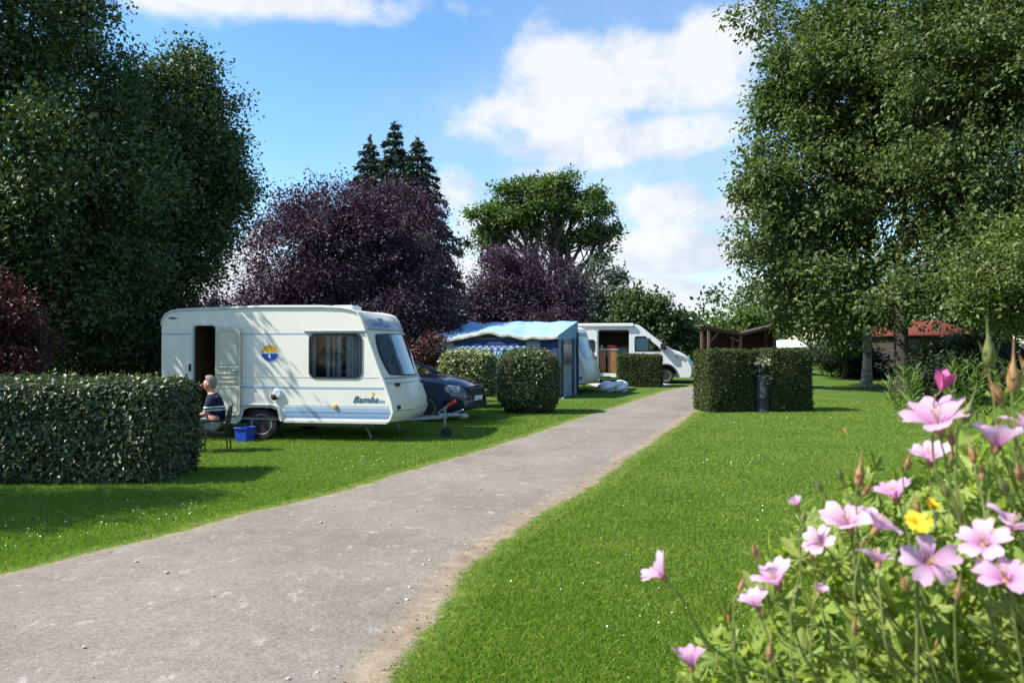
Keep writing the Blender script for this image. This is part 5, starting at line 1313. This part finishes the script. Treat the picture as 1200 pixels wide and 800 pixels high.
def petals_mesh(r, open_, mat=None, n=5, wid=.62, seed=0):
    rs = random.Random(seed); vs = []; fs = []; al = []; ac = []
    NU_, NV_ = 7, 6
    for k in range(n):
        a = 2*math.pi*k/n+rs.uniform(-.12, .12); th0 = R(open_+rs.uniform(-9, 9)); ln = r*rs.uniform(.9, 1.08)
        cs, sn = math.cos(a), math.sin(a); b0 = len(vs)
        tw = rs.uniform(-.25, .25)
        for i in range(NU_+1):
            t = i/NU_
            th = th0*(.45+.75*t)                  # from upright at the base to spread at the tip
            rad = ln*(.06+.94*t)*math.sin(th0*(.55+.45*t)); z = ln*t*math.cos(th0*(.40+.70*t))
            wv = wid*ln*.5*(math.sin(min(1, t*1.02+.05)*math.pi*.60)**1.15)*(1-.30*max(0, t-.86)/.14)
            for j in range(NV_+1):
                q = j/NV_*2-1
                notch = -.10*ln*t**6*(1-abs(q))**1.5
                x = rad+notch*math.sin(th); y = q*wv; zz = z+notch*math.cos(th)+.10*wv*q*q*1.6+tw*y*t+.012*ln*math.sin(q*7+k)*t
                vs.append((x*cs-y*sn, x*sn+y*cs, zz)); al.append(t); ac.append(q)
        for i in range(NU_):
            for j in range(NV_):
                q0 = b0+i*(NV_+1)+j; fs.append((q0, q0+1, q0+NV_+2, q0+NV_+1))
    me = bpy.data.meshes.new('flower'); me.from_pydata(vs, [], fs)
    at1 = me.attributes.new('along', 'FLOAT', 'POINT'); at1.data.foreach_set('value', al)
    at2 = me.attributes.new('across', 'FLOAT', 'POINT'); at2.data.foreach_set('value', ac)
    return me
def place_axis(o, pos, axis, spin=0.0):
    q = Vector(axis).normalized().to_track_quat('Z', 'Y'); o.rotation_mode = 'QUATERNION'
    o.rotation_quaternion = q @ Matrix.Rotation(spin, 3, 'Z').to_quaternion(); o.location = pos
#  px, py, radius px, distance, openness, axis
FL = [(1098, 490, 50, .98, 50, (-.28, -.22, .9)), (1169, 513, 44, .95, 46, (.15, -.12, .9)), (1089, 533, 34, 1.05, 44, (-.15, -.25, .9)), (1047, 576, 33, 1.04, 48, (-.35, -.1, .9)),
      (933, 589, 15, 1.05, 30, (-.4, -.3, .9)), (992, 609, 41, 1.0, 52, (-.3, -.3, .85)), (1030, 612, 34, .94, 52, (.5, -.1, .8)), (958, 634, 28, 1.0, 55, (-.6, -.3, .6)),
      (1027, 650, 32, .96, 55, (.1, .3, .9)), (1090, 655, 38, .92, 72, (-.1, -.92, .35)), (1150, 632, 38, .9, 62, (-.5, -.45, .7)), (1186, 610, 38, .9, 58, (.3, -.3, .9)), (1176, 672, 42, .86, 60, (-.35, -.3, .85)),
      (907, 676, 37, .97, 46, (-.4, -.12, .85)), (884, 703, 28, .96, 42, (-.3, .1, .9)), (771, 668, 33, .96, 46, (-.65, .1, .72)), (808, 769, 33, .92, 42, (-.1, .22, .95)),
      (960, 690, 14, 1.0, 40, (.2, -.2, .9)), (1208, 500, 36, 1.0, 60, (.2, -.3, .9)), (1240, 560, 40, .95, 60, (.3, -.3, .9)), (1250, 650, 40, .9, 60, (.4, -.3, .8))]
def stem_to(pos, axis, r=.0012, reach=.45, parent=None):
    p = Vector(pos); a = Vector(axis).normalized()
    rootp = fb+Vector((rng.normal()*.12-.25*(1 if p.x < .5 else .3), rng.normal()*.1-.1, .55+.25*rng.random()))
    p1 = p-a*.03; p2 = p-a*.06+Vector((0, 0, -.04))+(rootp-p)*.06; mid = p.lerp(rootp, .45)+Vector((-.02, 0, -.02))
    P_ = [p-fb, p1-fb, p2-fb, mid-fb, rootp-fb]; out = []
    for i in range(4):                       # Catmull-Rom through the points
        q0, q1, q2, q3 = P_[max(i-1, 0)], P_[i], P_[i+1], P_[min(i+2, 4)]
        for s in range(5):
            t = s/5; out.append(.5*((2*q1)+(q2-q0)*t+(2*q0-5*q1+4*q2-q3)*t*t+(3*q1-q0-3*q2+q3)*t**3))
    out.append(P_[4]); n = len(out)
    mb = MB(); mb.tube(out, [r*(.8+1.0*i/n) for i in range(n)], 6)
    return mb.build('stem', L_stem, fs_, 60)
for i, (px, py, rp, Y, op, ax) in enumerate(FL):
    p = at(px, py, Y); r = rp/F*Y*.94
    a = Vector(ax).normalized(); c0 = p-a*r*.35
    me = petals_mesh(r, op, seed=i); o = finish('flower', me, M_petal, fs_, 180)
    place_axis(o, c0-fb, ax, i*1.3)
    mb = MB(); mb.lathe([(.0015, -r*.16), (r*.10, -r*.08), (r*.13, r*.02), (r*.11, r*.14)], 10)
    for k in range(5):
        an = k*1.2566+.6; mb.add([(r*.11*math.cos(an-.5), r*.11*math.sin(an-.5), 0), (r*.11*math.cos(an+.5), r*.11*math.sin(an+.5), 0), (r*.22*math.cos(an), r*.22*math.sin(an), r*.30)], [(0, 1, 2)])
    mb.build('calyx', L_redstem, o, 50)
    mb = MB()
    for k in range(9):
        an = k*2.4; mb.tube([(0, 0, r*.1), (r*.05*math.cos(an), r*.05*math.sin(an), r*.38), (r*.11*math.cos(an), r*.11*math.sin(an), r*(.5+.02*k))], r*.012, 4); mb.ball((r*.11*math.cos(an), r*.11*math.sin(an), r*(.51+.02*k)), r*.028, 6, 4)
    mb.build('stamens', M_stamen, o, 50)
    stem_to(c0, ax)
# one half open deep pink flower
p = at(1102, 458, .99); me = petals_mesh(.026, 22, seed=90, wid=.9); o = finish('flower', me, M_magenta, fs_, 180); o['label'] = 'half open deep pink flower'
place_axis(o, p-fb, (.1, -.35, .9)); stem_to(p, (.1, -.35, .9))
# pointed seed heads and buds
BD = [(1160, 425, .95, 1.5), (1187, 455, .93, 1.5), (1172, 470, .95, 1.2), (1130, 492, .96, 1.1), (1115, 520, 1.0, .9), (1005, 566, 1.0, 1.2), (962, 574, 1.03, .8), (1012, 578, 1.0, .8), (1062, 548, 1.0, .8), (940, 610, 1.0, .7),
      (1140, 540, .92, .9), (1195, 560, .9, 1.0), (1110, 580, .95, .8), (885, 650, .98, .8), (866, 690, .98, .7), (930, 700, .95, .8), (1062, 690, .9, .8), (1120, 700, .86, .9), (860, 760, .92, .7), (900, 770, .9, .8), (1000, 740, .88, .8), (985, 560, 1.02, .8), (1205, 440, .95, 1.3), (950, 655, 1, .6), (1178, 575, .9, 1.0), (1150, 560, .95, .8), (1075, 600, .97, .8)]
for i, (px, py, Y, s) in enumerate(BD):
    p = at(px, py, Y); ax = Vector((rng.normal()*.25-.1, rng.normal()*.2-.1, 1)); k = .0125*s
    mb = MB(); mb.lathe([(k*.10, -k*.3), (k*.34, 0), (k*.42, k*.5), (k*.30, k*1.1), (k*.10, k*1.7), (k*.05, k*2.7), (k*.02, k*3.3)], 8)
    for j in range(5):
        an = j*1.2566; mb.add([(k*.30*math.cos(an-.6), k*.30*math.sin(an-.6), 0), (k*.30*math.cos(an+.6), k*.30*math.sin(an+.6), 0), (k*.75*math.cos(an+.1), k*.75*math.sin(an+.1), k*1.7)], [(0, 1, 2)])
    o = mb.build('bud', L_redstem if i % 3 else L_stem, fs_, 50); place_axis(o, p-fb, ax, rng.random()*6); stem_to(p, ax, .0010)
# lobed leaves
def lobed_leaves(P, D, Nn, S_):
    n = len(P); D = unit(D); Nn = unit(Nn-D*np.sum(Nn*D, 1, keepdims=True)); B = np.cross(D, Nn)
    rim = []
    for k in range(5):
        a = R(-116+58*k); ln = (.62, .86, 1.0, .86, .62)[k]
        for da, q in ((-.30, .60), (-.13, .90), (0, 1.0), (.13, .90), (.30, .60)): rim.append((a+da, ln*q))
        if k < 4: rim.append((a+R(29), .34))
    m = len(rim); V = np.empty((n, m+1, 3)); V[:, 0] = P
    for j, (a, q) in enumerate(rim):
        V[:, j+1] = P+(D*math.cos(a)*q+B*math.sin(a)*q+Nn*(.14*math.sin(j*1.9)-.22*q*q))*S_[:, None]*1.0
    tri = np.array([[0, j+1, j+2] for j in range(m-1)]).ravel()
    return V.reshape(-1, 3), (np.arange(n)[:, None]*(m+1)+tri[None]).ravel()
n = 15000
u = unit(rng.normal(size=(n*3, 3))); u = u[u[:, 2] > -.05][:n]; n = len(u)
rad = .70+.32*rng.random(n)**.6
cen = np.array([fb.x, fb.y, .0]); ax3 = np.array([1.16, .62, 1.60])
P = cen+u*rad[:, None]*ax3
keep = (P[:, 2] > .35) & ((P[:, 2] < 1.22) | (rng.random(n) < np.clip(1.2-(P[:, 2]-1.1)*2.6, .16, 1))) & (np.hypot(P[:, 0], P[:, 1]) > .70)
P = P[keep]; u = u[keep]; n = len(P)
D = unit(u*.6+rng.normal(size=(n, 3))*.6+np.array([0, 0, .1])); Nn = unit(u*.5+rng.normal(size=(n, 3))*.5+np.array([-.15, 0, .7]))
g1 = lobed_leaves(P-np.array(fb), D, Nn, .024+.024*rng.random(n))
P2 = cen+(P[::2]-cen)*.93+rng.normal(size=P[::2].shape)*.03; D2 = unit(u[::2]*.6+rng.normal(size=P2.shape)*.5+np.array([0, 0, .5]))
g2 = leaf_geo(P2-np.array(fb), D2, rng.normal(size=P2.shape), .04+.035*rng.random(len(P2)), .010)
leaf_object('foliage', [g1, g2], L_flow, fs_)
j = rng.choice(n, 420); Pd = cen+(P[j]-cen)*(1.0+.07*rng.random((420, 1)))
ds_ = leaf_object('dry_sepals', [leaf_geo(Pd-np.array(fb), rng.normal(size=(420, 3))*.6+np.array([0, 0, .7]), rng.normal(size=(420, 3)), .016+.026*rng.random(420), .006)],
            foliage('dry_sepal_tips', [(.22, .13, .05), (.34, .16, .09), (.42, .30, .12)], .7, .2, .35, (1.2, 1, .7), 4), fs_)
ds_['kind'] = 'stuff'
m = 1500; j = rng.choice(n, m); Pf = cen+(P[j]-cen)*(.94+.13*rng.random((m, 1)))      # fine grassy shoots between the leaves
leaf_object('shoots', [leaf_geo(Pf-np.array(fb), rng.normal(size=(m, 3))*.5+u[j]*.4+np.array([0, 0, .6]), rng.normal(size=(m, 3)), .04+.05*rng.random(m), .0032, .04)], L_flow, fs_)
mb = MB()
for k in range(34):
    j = int(rng.integers(0, n)); q0 = Vector((rng.normal()*.15, rng.normal()*.1, 0)); mb.tube(wob(q0, Vector(P[j])-fb, 7, .06), [.0030*(1-.11*i) for i in range(8)], 5)
mb.build('stems', L_stem, fs_, 60)
# a yellow flower pushing up through the shrub
py_ = at(1074, 614, .94)
yf = thing('yellow_flower', 'single yellow flower among the pink flowers at lower right', 'flower', (py_.x+.02, .96, 0))
me = petals_mesh(.017, 60, seed=44, wid=.9); o = finish('flower_head', me, M_yel, yf, 180); place_axis(o, py_-yf.location, (-.2, -.6, .7))
me = petals_mesh(.013, 40, seed=46, wid=.9); o = finish('flower_head', me, M_yel, yf, 180); place_axis(o, py_-yf.location+Vector((.014, .0, .02)), (.3, -.4, .8))
mb = MB(); mb.tube([py_-yf.location, (0, .02, py_.z-.12), (.01, .05, .5), (0, 0, 0)], [.002, .0025, .004, .005], 6); mb.build('stem', L_stem, yf, 60)
